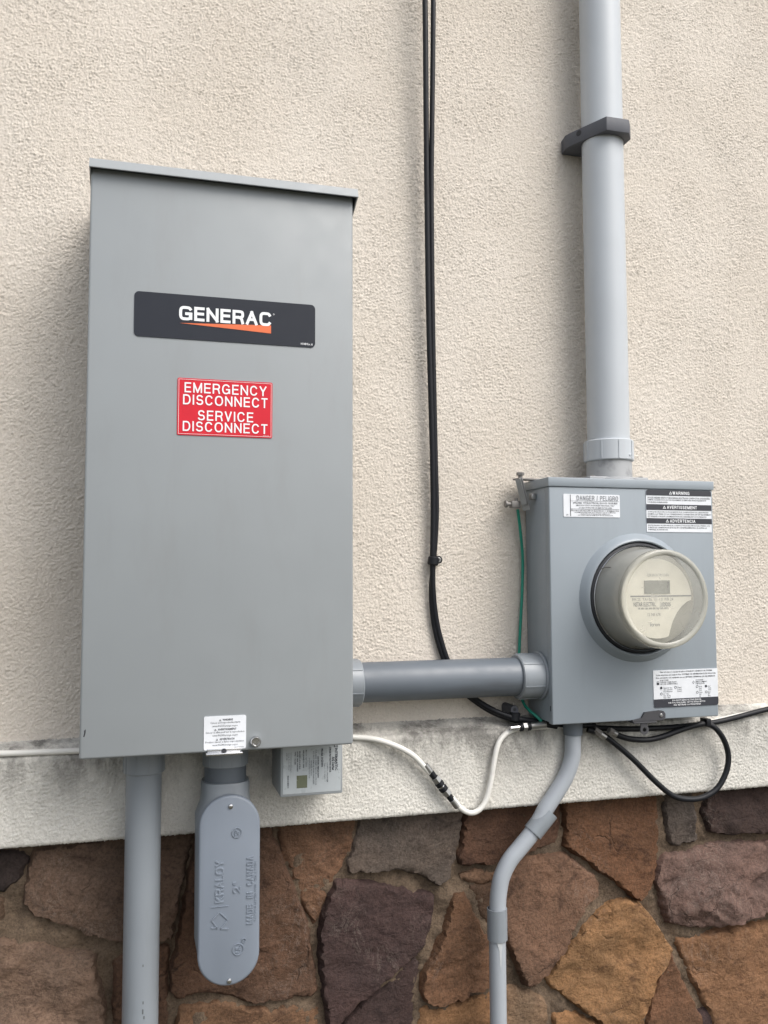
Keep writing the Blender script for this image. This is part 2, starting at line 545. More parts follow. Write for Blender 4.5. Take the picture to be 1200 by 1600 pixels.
def fft_noise(nz, nx, step, lam, spread, ang=0.0, aniso=1.0, seed=1):
    rng = np.random.default_rng(seed)
    F = np.fft.rfft2(rng.standard_normal((nz, nx)))
    kz = np.fft.fftfreq(nz, step)[:, None]; kx = np.fft.rfftfreq(nx, step)[None, :]
    a = kx*np.cos(ang)+kz*np.sin(ang); b = -kx*np.sin(ang)+kz*np.cos(ang)
    k = np.sqrt((a*aniso)**2+b**2)
    k0 = 1/lam
    F *= np.exp(-((k-k0)/(k0*spread))**2)
    h = np.fft.irfft2(F, s=(nz, nx))
    return h/h.std()

def axis(lo, c0, c1, hi, step, big):
    core = list(np.arange(c0, c1, step))
    def grow(a, end, s):
        out = []; d = step
        while (end-a)*s > 0:
            d = min(d*1.5, big); a = a+s*d; out.append(a)
        return out
    return np.array(sorted(grow(c0, lo, -1))+core+sorted(grow(core[-1], hi, 1)))

def grid_mesh(name, P):
    nz, nx = P.shape[:2]
    me = bpy.data.meshes.new(name)
    me.vertices.add(nz*nx)
    me.vertices.foreach_set('co', P.reshape(-1).astype(np.float32))
    i = np.arange(nz*nx).reshape(nz, nx)
    q = np.stack([i[:-1, :-1], i[:-1, 1:], i[1:, 1:], i[1:, :-1]], -1).reshape(-1, 4)
    me.loops.add(q.size)
    me.loops.foreach_set('vertex_index', q.reshape(-1).astype(np.int32))
    me.polygons.add(len(q))
    me.polygons.foreach_set('loop_start', np.arange(0, q.size, 4, dtype=np.int32))
    me.polygons.foreach_set('use_smooth', np.ones(len(q), dtype=bool))
    me.update(calc_edges=True)
    me.validate()
    return me

def stucco_field(nz, nx, step, seed):
    a = fft_noise(nz, nx, step, 0.0056, 0.55, 0.45, 0.72, seed)
    b = fft_noise(nz, nx, step, 0.0040, 0.40, -0.3, 0.9, seed+1)
    c = fft_noise(nz, nx, step, 0.015, 0.6, 0.2, 0.9, seed+2)
    e = fft_noise(nz, nx, step, 0.16, 0.6, 0.2, 0.9, seed+3)
    h = 0.75*np.where(a > 0, np.tanh(a*0.9), a*0.85)*(1+0.3*np.tanh(e+c*.5)) + 0.45*b*(0.75+0.35*np.tanh(c)) + 0.22*c + 0.14*e
    return h

# ---- stucco wall: displaced render coat on a thick wall
STEP = 0.0016
xs = axis(-5, -0.34, 1.30, 6, STEP, 0.4)
zs = axis(BZ2-0.03, BZ2-0.02, 2.52, 4.6, STEP, 0.4)
core = ((xs > -0.36) & (xs < 1.32))[None, :] & (zs < 2.54)[:, None]
H = stucco_field(len(zs), len(xs), STEP, 11)
Y = np.where(core, -0.00076*H, 0.0)
P = np.stack([np.broadcast_to(xs, H.shape), Y, np.broadcast_to(zs[:, None], H.shape)], -1)
# give the coat a body: fold the border back into the wall
wall = thing('stucco_wall', (0.5, 0, BZ2-0.03), 'cream rough-textured stucco house wall behind the grey electrical boxes', 'wall')
me = grid_mesh('render_coat', P)
link_mesh('render_coat', me, M['stucco'], wall)
bm = NB(); box(bm, -5, 6, 0.012, 0.25, BZ2-0.25, 4.6)
obj('wall_core', bm, M['stucco'], wall, smooth=0)

# ---- plaster band with sloping top
prof = []
def seg_pts(a, b, step=STEP):
    n = max(2, int(((b[0]-a[0])**2+(b[1]-a[1])**2)**0.5/step))
    return [(a[0]+(b[0]-a[0])*k/n, a[1]+(b[1]-a[1])*k/n) for k in range(n)]
rb = 0.006
prof += seg_pts((0.012, BZ2+0.006), (0.0, BZ2))
prof += seg_pts((0.0, BZ2), (BY+rb, BZ1+rb*0.55))
for k in range(5):
    t = k/5; prof.append((BY+rb*(1-t)**2, BZ1+rb*0.55*(1-t)**2 - rb*t*t))
prof += seg_pts((BY, BZ1-rb), (BY, BZ0+0.003))
prof += [(BY+0.001, BZ0+0.001), (BY+0.003, BZ0)]
prof += seg_pts((BY+0.003, BZ0), (0.05, BZ0), 0.004)
prof = np.array(prof)
bx = axis(-5, -0.34, 1.30, 6, STEP, 0.4)
tan = np.gradient(prof, axis=0); tan /= np.linalg.norm(tan, axis=1)[:, None]+1e-9
nrm = np.stack([tan[:, 1], -tan[:, 0]], 1)       # (y, z): outwards
H = stucco_field(len(prof), len(bx), STEP, 31)
cx = ((bx > -0.36) & (bx < 1.32))[None, :]
D = np.where(cx, 0.0007*H, 0.0)
lim = np.clip((len(prof)-np.arange(len(prof)))/6, 0, 1)[:, None]
Pb = np.stack([np.broadcast_to(bx, H.shape), prof[:, 0:1]+nrm[:, 0:1]*D*lim, prof[:, 1:2]+nrm[:, 1:2]*D*lim], -1)
me = grid_mesh('plaster_band', Pb[::-1])
o = link_mesh('plaster_band', me, M['band'], None, (0.5, BY, BZ0))
tag(o, 'sooty off-white plaster band between the cream stucco and the stone base', 'ledge')

# ---- ground
def ground_mat():
    m, n, p, l = mat_new('garden_soil')
    g = n.nodes.new('ShaderNodeNewGeometry'); co = g.outputs['Position']
    c = mixc(n, noise_t(n, co, 2.5, 6), (0.05, 0.04, 0.03), (0.085, 0.085, 0.05))
    l.new(c, p.inputs['Base Color']); p.inputs['Roughness'].default_value = 0.95
    bump(n, p, noise_t(n, co, 40, 5), 0.6, 0.02)
    return m
bm = NB()
bmesh.ops.create_grid(bm, x_segments=40, y_segments=40, size=150)
for v in bm.verts:
    dd = max(abs(v.co.x), abs(v.co.y))
    v.co.z = 0.0 if dd < 8 else 0.15*noise.noise(v.co*0.05)
o = obj('ground', bm, ground_mat(), None, (0, 0, 0)); tag(o, kind='structure')

# ---- stone base
def stone_mat():
    m, n, p, l = mat_new('rough_field_stone')
    oi = n.nodes.new('ShaderNodeObjectInfo')
    g = n.nodes.new('ShaderNodeNewGeometry'); co = g.outputs['Position']
    base = oi.outputs['Color']
    c = mixc(n, ramp(n, noise_t(n, co, 9, 6, 0.62, 0.6), [(0.36, 0), (0.64, 1)]), base, mixc(n, 1.0, base, (1.5, 1.42, 1.36), 'MULTIPLY'))
    dk = ramp(n, noise_t(n, stretch(n, co, (1, 1, 1.5)), 21, 7, 0.7, 1.0), [(0.53, 0), (0.70, 1)])
    md = N(n, 'ShaderNodeMath', operation='MULTIPLY'); l.new(dk, md.inputs[0]); md.inputs[1].default_value = 0.8
    c = mixc(n, md.outputs[0], c, mixc(n, 1.0, base, (0.40, 0.35, 0.36), 'MULTIPLY'))
    sp = ramp(n, noise_t(n, co, 240, 4, 0.75), [(0.34, 0.62), (0.5, 1.0), (0.68, 1.25)])
    c = mixc(n, 1.0, c, sp, 'MULTIPLY')
    # thin pale scars and mortar smears
    ve = ramp(n, noise_t(n, stretch(n, co, (1.2, 1, .7)), 15, 8, 0.75, 2.0), [(0.488, 0), (0.5, 1), (0.512, 0)])
    mask = ramp(n, noise_t(n, co, 6, 3), [(0.52, 0), (0.62, 1)])
    mv = N(n, 'ShaderNodeMath', operation='MULTIPLY'); l.new(ve, mv.inputs[0]); l.new(mask, mv.inputs[1])
    mw = N(n, 'ShaderNodeMath', operation='MULTIPLY'); l.new(mv.outputs[0], mw.inputs[0]); mw.inputs[1].default_value = 0.4
    c = mixc(n, mw.outputs[0], c, (0.33, 0.28, 0.24))
    wp = N(n, 'ShaderNodeTexNoise', Scale=22, Detail=5)
    l.new(co, wp.inputs['Vector'])
    vm = N(n, 'ShaderNodeVectorMath', operation='MULTIPLY_ADD'); l.new(wp.outputs['Color'], vm.inputs[0]); vm.inputs[1].default_value = (.07, .07, .07); l.new(co, vm.inputs[2])
    vo = N(n, 'ShaderNodeTexVoronoi', Scale=8, feature='DISTANCE_TO_EDGE'); l.new(vm.outputs[0], vo.inputs['Vector'])
    ck = ramp(n, vo.outputs['Distance'], [(0.0, 1), (0.014, 0)])
    mc_ = ramp(n, noise_t(n, co, 10, 3), [(0.54, 0), (0.62, 1)])
    mk2 = N(n, 'ShaderNodeMath', operation='MULTIPLY'); l.new(ck, mk2.inputs[0]); l.new(mc_, mk2.inputs[1])
    mk3 = N(n, 'ShaderNodeMath', operation='MULTIPLY'); l.new(mk2.outputs[0], mk3.inputs[0]); mk3.inputs[1].default_value = .45
    c = mixc(n, mk3.outputs[0], c, (.022, .016, .013))
    pc = ramp(n, noise_t(n, stretch(n, co, (1, 1, 1.6)), 33, 6, 0.7, 1.5), [(0.60, 0), (0.66, 1)])
    mp = N(n, 'ShaderNodeMath', operation='MULTIPLY'); l.new(pc, mp.inputs[0]); mp.inputs[1].default_value = .45
    c = mixc(n, mp.outputs[0], c, mixc(n, 1.0, base, (1.9, 1.85, 1.85), 'MULTIPLY'))
    l.new(c, p.inputs['Base Color'])
    p.inputs['Roughness'].default_value = 0.82
    p.inputs['Specular IOR Level'].default_value = 0.3
    h = noise_t(n, co, 95, 9, 0.72, 0.2)
    h2 = noise_t(n, stretch(n, co, (1, 1, 1.8)), 28, 6, 0.6, 1.2)
    ad = N(n, 'ShaderNodeMath', operation='ADD'); l.new(h, ad.inputs[0]); l.new(h2, ad.inputs[1])
    sb = N(n, 'ShaderNodeMath', operation='SUBTRACT'); l.new(ad.outputs[0], sb.inputs[0]); l.new(mk3.outputs[0], sb.inputs[1]); ad = sb
    bump(n, p, ad.outputs[0], 0.85, 0.0042)
    return m
def mortar_mat():
    m, n, p, l = mat_new('sandy_mortar')
    g = n.nodes.new('ShaderNodeNewGeometry'); co = g.outputs['Position']
    c = mixc(n, ramp(n, noise_t(n, co, 12, 6, 0.65), [(0.35, 0), (0.65, 1)]), (0.080, 0.056, 0.037), (0.172, 0.122, 0.081))
    sp = ramp(n, noise_t(n, co, 320, 4, 0.75), [(0.34, 0.6), (0.5, 1.0), (0.68, 1.25)])
    c = mixc(n, 1.0, c, sp, 'MULTIPLY')
    l.new(c, p.inputs['Base Color']); p.inputs['Roughness'].default_value = 0.95
    bump(n, p, noise_t(n, co, 160, 7, 0.7), 0.8, 0.004)
    return m
M['stone'] = stone_mat(); M['mortar'] = mortar_mat()
SY = -0.006       # mean face of the stones

stone_wall = thing('stone_wall', (0.5, 0.02, 0), 'brown and purple rubble stone base of the wall below the plaster band', 'wall')
BR, OR, TAN, PUR, DK, GR = (.110, .066, .044), (.140, .072, .036), (.215, .125, .062), (.056, .037, .036), (.036, .028, .027), (.098, .083, .072)
MAUVE = (.135, .092, .080)
RED = (.098, .055, .036)
STONES = [  # outline in the photograph, colour, roughness of the face, how far it stands out
 ([(-40,1335),(30,1332),(42,1350),(30,1375),(5,1392),(-40,1397)], DK, .6, .000),
 ([(52,1330),(190,1308),(303,1300),(285,1372),(274,1425),(271,1466),(190,1470),(150,1463),(110,1447),(50,1430),(38,1412),(42,1375)], (.125,.088,.066), 1.1, .006),
 ([(-40,1482),(20,1473),(60,1478),(110,1490),(145,1495),(152,1530),(163,1570),(160,1650),(-40,1650)], (.180,.128,.096), 1.3, .006),
 ([(180,1500),(195,1490),(262,1480),(262,1545),(255,1650),(175,1650)], BR, .8, .000),
 ([(310,1300),(420,1285),(430,1315),(460,1390),(484,1455),(488,1500),(498,1545),(490,1556),(450,1563),(400,1571),(350,1556),(320,1553),(280,1563),(268,1552),(267,1525),(278,1470),(288,1405)], BR, .9, .002),
 ([(434,1290),(500,1280),(556,1276),(548,1330),(535,1355),(520,1385),(505,1420),(492,1448),(478,1420),(456,1370),(442,1325)], (.145,.086,.054), .8, .000),
 ([(564,1270),(650,1260),(724,1252),(722,1290),(712,1345),(705,1368),(690,1385),(678,1378),(655,1365),(620,1358),(580,1363),(548,1366),(545,1350),(556,1310)], GR, .8, .006),
 ([(526,1375),(560,1378),(620,1388),(680,1402),(676,1430),(665,1475),(652,1492),(630,1508),(600,1533),(580,1552),(560,1567),(535,1592),(515,1625),(508,1570),(500,1500),(502,1440),(512,1405)], PUR, .8, .006),
 ([(656,1500),(648,1560),(645,1650),(522,1650),(540,1600),(562,1576),(602,1543),(632,1516)], (.046,.031,.030), .5, .000),
 ([(730,1256),(876,1236),(878,1290),(870,1318),(840,1330),(800,1340),(752,1352),(722,1350),(716,1340),(722,1305)], RED, .7, .003),
 ([(722,1373),(745,1364),(775,1361),(781,1376),(750,1383)], (.20,.128,.085), .6, -.003),
 ([(737,1388),(774,1386),(778,1420),(766,1455),(755,1438),(746,1412)], (.105,.068,.046), .6, -.002),
 ([(712,1402),(726,1396),(740,1425),(757,1456),(759,1462),(774,1468),(780,1500),(776,1540),(725,1560),(685,1575),(667,1567),(660,1553),(662,1527),(680,1490),(690,1465),(700,1440)], (.150,.085,.050), 1.2, .004),
 ([(800,1346),(870,1335),(885,1338),(905,1352),(930,1370),(939,1383),(936,1400),(917,1414),(905,1435),(895,1452),(885,1480),(868,1500),(855,1520),(835,1538),(822,1540),(805,1505),(792,1468),(786,1420),(786,1370)], (.142,.088,.060), .7, .008),
 ([(883,1246),(920,1240),(1027,1237),(1027,1345),(1021,1370),(1013,1394),(1000,1407),(990,1401),(962,1377),(930,1356),(909,1338),(885,1324)], (.128,.068,.038), .6, .007),
 ([(1040,1236),(1084,1236),(1091,1314),(1060,1322),(1048,1316)], (.088,.076,.068), .6, .002),
 ([(1103,1236),(1250,1226),(1250,1300),(1200,1302),(1175,1300),(1130,1305),(1109,1298),(1101,1275)], (.048,.033,.030), 1.0, .006),
 ([(1030,1348),(1046,1338),(1077,1335),(1116,1319),(1151,1317),(1200,1317),(1250,1315),(1250,1415),(1200,1424),(1144,1440),(1095,1449),(1067,1447),(1046,1443),(1034,1405),(1024,1378)], MAUVE, 2.0, .008),
 ([(937,1426),(955,1411),(983,1408),(1000,1413),(1021,1440),(1039,1468),(1047,1480),(1040,1503),(1025,1524),(1014,1559),(1007,1580),(990,1605),(965,1610),(930,1592),(895,1566),(867,1545),(857,1533),(875,1503),(899,1468),(916,1447)], (.245,.145,.072), 1.0, .010),
 ([(1052,1492),(1060,1513),(1081,1558),(1097,1590),(1108,1650),(1004,1650),(1014,1595),(1029,1540)], (.135,.075,.044), .7, .000),
 ([(1062,1472),(1095,1462),(1151,1451),(1250,1434),(1250,1650),(1125,1650),(1109,1583),(1091,1545),(1075,1508)], (.205,.118,.066), .9, .007),
 ([(782,1541),(815,1547),(848,1561),(855,1580),(855,1650),(770,1650),(776,1560)], (.215,.150,.098), .8, .003),
 ([(867,1590),(892,1583),(934,1602),(975,1622),(985,1650),(865,1650)], TAN, .7, .000),
 ([(660,1579),(687,1580),(733,1567),(768,1553),(768,1650),(652,1650)], (.225,.130,.066), .8, .000),
 ([(280,1580),(350,1570),(400,1583),(470,1576),(497,1580),(506,1650),(270,1650)], (.165,.098,.058), .8, -.002),
 ([(-40,1412),(0,1408),(4,1430),(-14,1462),(-40,1466)], (.105,.072,.050), .6, -.003),
]

def inside(p, poly):
    x, z = p; c = False; j = len(poly)-1
    for i in range(len(poly)):
        xi, zi = poly[i]; xj, zj = poly[j]
        if (zi > z) != (zj > z) and x < (xj-xi)*(z-zi)/(zj-zi)+xi: c = not c
        j = i
    return c

def stone(poly, col, amp, out, step, seed):
    poly = [Vector(p) for p in poly]
    n = len(poly)
    ar = sum(poly[i].x*poly[(i+1) % n].y-poly[(i+1) % n].x*poly[i].y for i in range(n))
    grow = -.0030 if ar > 0 else .0030
    ed = []
    for i in range(n):
        a, b = poly[i], poly[(i+1) % n]
        L = (b-a).length; k = max(1, int(L/step))
        nr = Vector((-(b-a).y, (b-a).x))/max(L, 1e-6)
        for q in range(k):
            p = a+(b-a)*(q/k)+nr*grow
            j = noise.noise(Vector((p.x*55, seed, p.y*55)))*0.0035 + noise.noise(Vector((p.x*190, seed, p.y*190)))*0.0017
            ed.append(p+nr*j)
    x0 = min(p.x for p in ed); x1 = max(p.x for p in ed); z0 = min(p.y for p in ed); z1 = max(p.y for p in ed)
    E = np.array([(p.x, p.y) for p in ed])
    A = E; Bv = np.roll(E, -1, 0); dv = Bv-A; dl = (dv**2).sum(1)+1e-12
    def dist(p):
        t = np.clip(((p-A)*dv).sum(1)/dl, 0, 1)
        return float(np.sqrt(((A+dv*t[:, None]-p)**2).sum(1).min()))
    pts = list(ed); et = [(p.x, p.y) for p in ed]
    rnd = random.Random(seed)
    ds = [0.0]*len(ed)
    z = z0
    while z < z1:
        x = x0
        while x < x1:
            p = Vector((x+rnd.uniform(-.3, .3)*step, z+rnd.uniform(-.3, .3)*step))
            if inside(p, et):
                d = dist(np.array(p))
                if d > step*0.55: pts.append(p); ds.append(d)
            x += step
        z += step
    ne = len(ed)
    V, _, F, ov, _, _ = delaunay_2d_cdt(pts, [(i, (i+1) % ne) for i in range(ne)], [], 1, 1e-7)
    dm = [0.0]*len(V)
    for i, src in enumerate(ov):
        if src: dm[i] = ds[src[0]]
    off = Vector((seed*3.1, seed*1.7, 0))
    tx, tz = rnd.uniform(-.03, .03), rnd.uniform(-.05, .02)
    cx, cz = (x0+x1)/2, (z0+z1)/2
    pl = []
    for k in range(9):
        pl.append((rnd.uniform(x0, x1), rnd.uniform(z0, z1), rnd.uniform(-.28, .28), rnd.uniform(-.30, .24), rnd.uniform(-.003, .003)))
    verts = []
    for i, v in enumerate(V):
        q = Vector((v.x, 0.3*seed, v.y))
        d = dm[i]
        e = 1-(1-min(d/0.0045, 1))**2
        wx, wz = v.x+noise.noise(q*35)*.006, v.y+noise.noise(q*35+off)*.006
        hh = [c_+gx*(wx-sx)+gz*(wz-sz) for sx, sz, gx, gz, c_ in pl]
        big = min(max(hh[0:3]), max(hh[3:6]), max(hh[6:9]))
        big = math.copysign(.0075*math.tanh(abs(big)/.0085), big)
        # split faces: stepped strata plus broken facets
        st = noise.noise(Vector((q.x*9, q.y, q.z*15))+off)*3.2
        stp = (math.floor(st)+min(1, (st-math.floor(st))*9))*0.0022
        fac = noise.cell(Vector((q.x*26+noise.noise(q*20)*.8, seed, q.z*26+noise.noise(q*23+off)*.8)))*0.0006
        rg = -abs(noise.noise(q*30+off))*0.0045
        fine = noise.fractal(q*75+off, 0.7, 2.1, 4)*0.0011
        h = out + (v.x-cx)*tx + (v.y-cz)*tz + amp*(big+stp+fac+rg+fine)
        y = SY - (h*.85+0.0005)*e - (fine*0.6)*(1-e) + 0.0065*(1-e)
        if d > .006: y = min(y, SY+.0015)
        verts.append((v.x, y, v.y))
    bm = NB()
    bv = [bm.verts.new(p) for p in verts]
    for f in F:
        try: bm.faces.new([bv[i] for i in f])
        except ValueError: pass
    # skirt back into the mortar bed
    bd = [e for e in bm.edges if len(e.link_faces) == 1]
    r = bmesh.ops.extrude_edge_only(bm, edges=bd)
    for v in r['geom']:
        if isinstance(v, bmesh.types.BMVert): v.co.y = 0.045
    o = obj('stone', bm, M['stone'], stone_wall, smooth=50)
    o.color = (col[0]*.78, col[1]*.74, col[2]*.71, 1)
    return o

allpoly = []
for i, (pp, col, amp, out) in enumerate(STONES):
    poly = [(lambda p: (p.x, p.z))(B(a, b, SY-0.004)) for a, b in pp]
    allpoly.append(poly)
    stone(poly, col, amp, out, 0.0045, i+1)
# the wall goes on beside and below the frame: plainer stones
X0, X1 = B(-36, 1500, SY).x, B(1246, 1500, SY).x
ZB = B(600, 1645, SY).z
def cell_poly(x0, x1, z0, z1, rnd):
    g = 0.012
    j = lambda: rnd.uniform(-.018, .018)
    return [(x0+g+j()*.4, z0+g+abs(j())), ((x0+x1)/2+j(), z0+g*.7), (x1-g+j()*.4, z0+g+abs(j())), (x1-g, (z0+z1)/2+j()),
            (x1-g-abs(j()), z1-g), ((x0+x1)/2+j(), z1-g*.6), (x0+g+abs(j()), z1-g), (x0+g, (z0+z1)/2+j())]
rnd = random.Random(5)
cols = [BR, OR, TAN, PUR, GR, MAUVE, RED]
k = 100
for (xa, xb, zt) in ((X0-1.2, X0, BZ0+0.02), (X0, X1, ZB), (X1, X1+1.6, BZ0+0.02)):
    zt0 = zt
    while zt0 > 0.02:
        hgt = rnd.uniform(.13, .2)
        x = xa
        while x < xb-0.05:
            wd = rnd.uniform(.15, .26)
            xe = x+wd if xb-(x+wd) > 0.09 else xb
            k += 1
            if zt0-hgt > -0.1:
                stone(cell_poly(x, xe, max(zt0-hgt, -.03), zt0, rnd), rnd.choice(cols), .9, rnd.uniform(0, .006), 0.018, k)
            x = xe
        zt0 -= hgt
# mortar bed, uneven and struck back between the stones
mx = axis(-5, X0, X1, 6, 0.0045, 0.4); mz = axis(-0.05, ZB, BZ0+0.02, BZ0+0.02, 0.0045, 0.1)
mz = mz[mz < BZ0+0.03]
Hm = fft_noise(len(mz), len(mx), 0.0045, 0.07, 0.8, 0, 1, 3)*0.0022 + fft_noise(len(mz), len(mx), 0.0045, 0.014, 0.6, 0, 1, 4)*0.0012
Pm = np.stack([np.broadcast_to(mx, Hm.shape), -0.001+Hm, np.broadcast_to(mz[:, None], Hm.shape)], -1)
link_mesh('mortar', grid_mesh('mortar', Pm), M['mortar'], stone_wall)
bm = NB(); box(bm, -5, 6, 0.03, 0.25, -0.05, BZ2-0.26)
obj('wall_core', bm, M['mortar'], stone_wall, smooth=0)

# ------------------------------------------------------------------ transfer switch cabinet
FY = -0.180
lx, rx, bz, tz = rect([(141,264),(551,313),(553,1164),(124,1187)], FY)
sw = thing('transfer_switch_cabinet', ((lx+rx)/2, -0.09, bz), 'tall grey metal cabinet with black nameplate and red disconnect sticker', 'electrical cabinet')
bm = NB(); box(bm, lx+.003, rx-.003, FY+.016, -.004, bz+.004, tz+.004, .002)
obj('body', bm, M['cabinet'], sw)
bm = NB(); box(bm, lx, rx, FY, FY+.030, bz, tz+.004, .0032, 3)
cover = obj('front_cover', bm, M['cabinet'], sw)
# drip cap: top sheet, front lip and side flanges
cz = tz+0.0005
bm = NB()
prism_pts = [(FY-.0110, cz-.0012), (FY-.0112, cz-.0004), (FY-.0070, cz+.0114), (FY-.0062, cz+.0122), (FY-.0045, cz+.0112), (FY-.0092, cz-.0012)]
a = [bm.verts.new((lx-.0015, y, z)) for y, z in prism_pts]; b = [bm.verts.new((rx+.005, y, z)) for y, z in prism_pts]
bm.faces.new(a); bm.faces.new(b)
for i in range(6): bm.faces.new((a[i], a[(i+1) % 6], b[(i+1) % 6], b[i]))
vs = [(lx-.0014, FY-.0058, cz+.0100), (rx+.0049, FY-.0058, cz+.0100), (rx+.0049, -.002, cz+.024), (lx-.0014, -.002, cz+.024)]
a = [bm.verts.new(v) for v in vs]; b = [bm.verts.new((x, y, z+.0018)) for x, y, z in vs]
bm.faces.new(a); bm.faces.new(b)
for i in range(4): bm.faces.new((a[i], a[(i+1) % 4], b[(i+1) % 4], b[i]))
for xx in (lx-.0013, rx+.0032):
    vs = [(xx, FY-.0090, cz-.001), (xx, FY+.020, cz-.014), (xx, -.004, cz-.014), (xx, -.004, cz+.0238), (xx, FY-.0062, cz+.0103)]
    a = [bm.verts.new(v) for v in vs]; b = [bm.verts.new((x+.0016, y, z)) for x, y, z in vs]
    bm.faces.new(a); bm.faces.new(b)
    for i in range(5): bm.faces.new((a[i], a[(i+1) % 5], b[(i+1) % 5], b[i]))
obj('drip_cap', bm, M['cabinet'], sw, smooth=0)
# nameplate
PY = FY-.0009
r = rect([(210,455),(493,476),(492,544),(209,524)], PY)
bm = NB(); prism_y(bm, rrect(*r, .006), PY, FY+.0001)
plate = obj('nameplate', bm, M['label_black'], sw, smooth=0)
TY = PY-.0004
g0, g1 = B(280,480,TY), B(424,512,TY)
ga, gb = B(280,479,TY), B(279,502,TY)
gr = (g0.x, B(424,500,TY).x, (B(279,500.5,TY).z+B(423,509,TY).z)/2, (ga.z+B(424,487,TY).z)/2)
bm = NB(); put_strokes(bm, 'GENERAC', gr, TY, .198, 3.6, .115)
flat('lettering', bm, M['white_ink'], plate)
bm = NB()
rr = .0018
ring_y(bm, gr[1]+.0032, gr[3]-.002, .0011, .0003, TY, TY+.0002, 12)
flat('registered_mark', bm, M['white_ink'], plate)
bm = NB()
put_text(bm, '041088 Rev. A', sub(r, .915, .985, .90, .955), TY, .01, 1)
flat('fine_print', bm, M['white_ink'], plate)
bm = NB()
wp = [B(281,504.5,TY), B(423.5,508.5,TY), B(423.5,521,TY)]
prism_y(bm, [(p.x, p.z) for p in wp], TY, PY+.0001)
obj('orange_wedge', bm, M['orange_ink'], plate, smooth=0)
# red sticker
r = rect([(278,590),(426,598),(425,685),(276,679)], PY)
bm = NB(); prism_y(bm, rrect(*r, .002, 3), PY, FY+.0001)
red = obj('red_sticker', bm, M['red'], sw, smooth=0)
bm = NB()
for s, u0, u1, v0, v1 in (('EMERGENCY', .072, .935, .075, .252), ('DISCONNECT', .058, .948, .287, .464), ('SERVICE', .213, .795, .555, .732), ('DISCONNECT', .058, .948, .755, .930)):
    put_strokes(bm, s, sub(r, u0, u1, v0, v1), TY, .140, 2.3, .20)
flat('lettering', bm, M['white_ink'], red)
bm = NB()
x0, x1, z0, z1 = r
t = .0004; q = .0015
for bxx in ((x0+q, x1-q, z0+q, z0+q+t), (x0+q, x1-q, z1-q-t, z1-q), (x0+q, x0+q+t, z0+q+t, z1-q-t), (x1-q-t, x1-q, z0+q+t, z1-q-t)):
    bm.faces.new([bm.verts.new((x, TY, z)) for x, z in ((bxx[0], bxx[2]), (bxx[1], bxx[2]), (bxx[1], bxx[3]), (bxx[0], bxx[3]))])
put_text(bm, 'A1B-2040', sub(r, .90, .965, .955, .97), TY, 0, 1)
flat('border', bm, M['white_ink'], red)

def tri_mark(bm, cx, cz, s, y):
    o_ = [(cx-s, cz-s*.8), (cx+s, cz-s*.8), (cx, cz+s*.95)]
    i_ = [(cx-s*.55, cz-s*.53), (cx+s*.55, cz-s*.53), (cx, cz+s*.5)]
    A = [bm.verts.new((x, y, z)) for x, z in o_]; C = [bm.verts.new((x, y, z)) for x, z in i_]
    for i in range(3): bm.faces.new((A[i], A[(i+1) % 3], C[(i+1) % 3], C[i]))
    bm.faces.new([bm.verts.new((x, y, z)) for x, z in ((cx-s*.08, cz-s*.2), (cx+s*.08, cz-s*.2), (cx+s*.1, cz+s*.22), (cx-s*.1, cz+s*.22))])

r = rect([(319,1120),(385,1117),(384,1169),(318,1173)], PY)
bm = NB(); prism_y(bm, rrect(*r, .002, 3), PY, FY+.0001)
wl = obj('warning_label', bm, M['label_white'], sw, smooth=0)
bm = NB()
L = [('WARNING', .44, .68, .08, .14, 1), ('Cancer and reproductive harm', .15, .86, .165, .235, 0), ('www.P65Warnings.ca.gov', .2, .8, .265, .335, 0),
     ('AVERTISSEMENT', .33, .77, .365, .425, 1), ('Cancer et effet nocif sur la reproduction', .04, .96, .45, .52, 0), ('www.P65Warnings.ca.gov', .2, .8, .545, .615, 0),
     ('ADVERTENCIA', .37, .73, .655, .715, 1), (u'Produce c\u00e1ncer y da\u00f1os reproductivos', .04, .95, .735, .805, 0), ('www.P65Warnings.ca.gov', .2, .8, .83, .90, 0), ('A0000123 REVA', .72, .95, .93, .96, 0)]
for s, u0, u1, v0, v1, bo in L: put_text(bm, s, sub(r, u0, u1, v0, v1), TY, .02 if bo else 0, 1)
for u, v in ((.38, .11), (.27, .395), (.31, .685)):
    e = sub(r, u, u+.01, v, v+.01); tri_mark(bm, e[0], e[2], .0014, TY)
flat('small_print', bm, M['ink'], wl)
# padlock hasp tab under the label
a, b = B(321,1176,FY), B(378,1171,FY)
bm = NB(); box(bm, a.x, b.x, FY-.011, FY+.004, bz-.0022, bz+.0006, .0006)
box(bm, a.x+.002, b.x-.002, FY-.0022, FY+.001, bz-.001, bz+.0048, .0005)
hasp = obj('hasp', bm, M['bright'], sw)
bm = NB(); cyl(bm, ((a.x+b.x)/2, FY-.0035, bz+.0016), ((a.x+b.x)/2, FY-.0022, bz+.0016), .0032, 20)
obj('hasp_hole', bm, M['dark'], hasp)
c = B(399,1158,FY)
bm = NB(); lathe(bm, (c.x, FY+.002, c.z), (0, -1, 0), [(0, .0055), (.002, .0055), (.003, .0068), (.008, .0068), (.0095, .0058), (.0095, .0045), (.0088, .004), (.0088, .0001)], 28)
obj('cover_screw', bm, M['bright'], sw)
c = B(132,1146,FY)
bm = NB(); prism_y(bm, [(c.x-.0014, c.z-.004), (c.x, c.z-.0042), (c.x+.0012, c.z+.0005), (c.x+.0014, c.z+.005), (c.x-.0003, c.z+.0035), (c.x-.0004, c.z)], FY-.0003, FY+.0002)
obj('paint_chip', bm, M['dark'], sw, smooth=0)

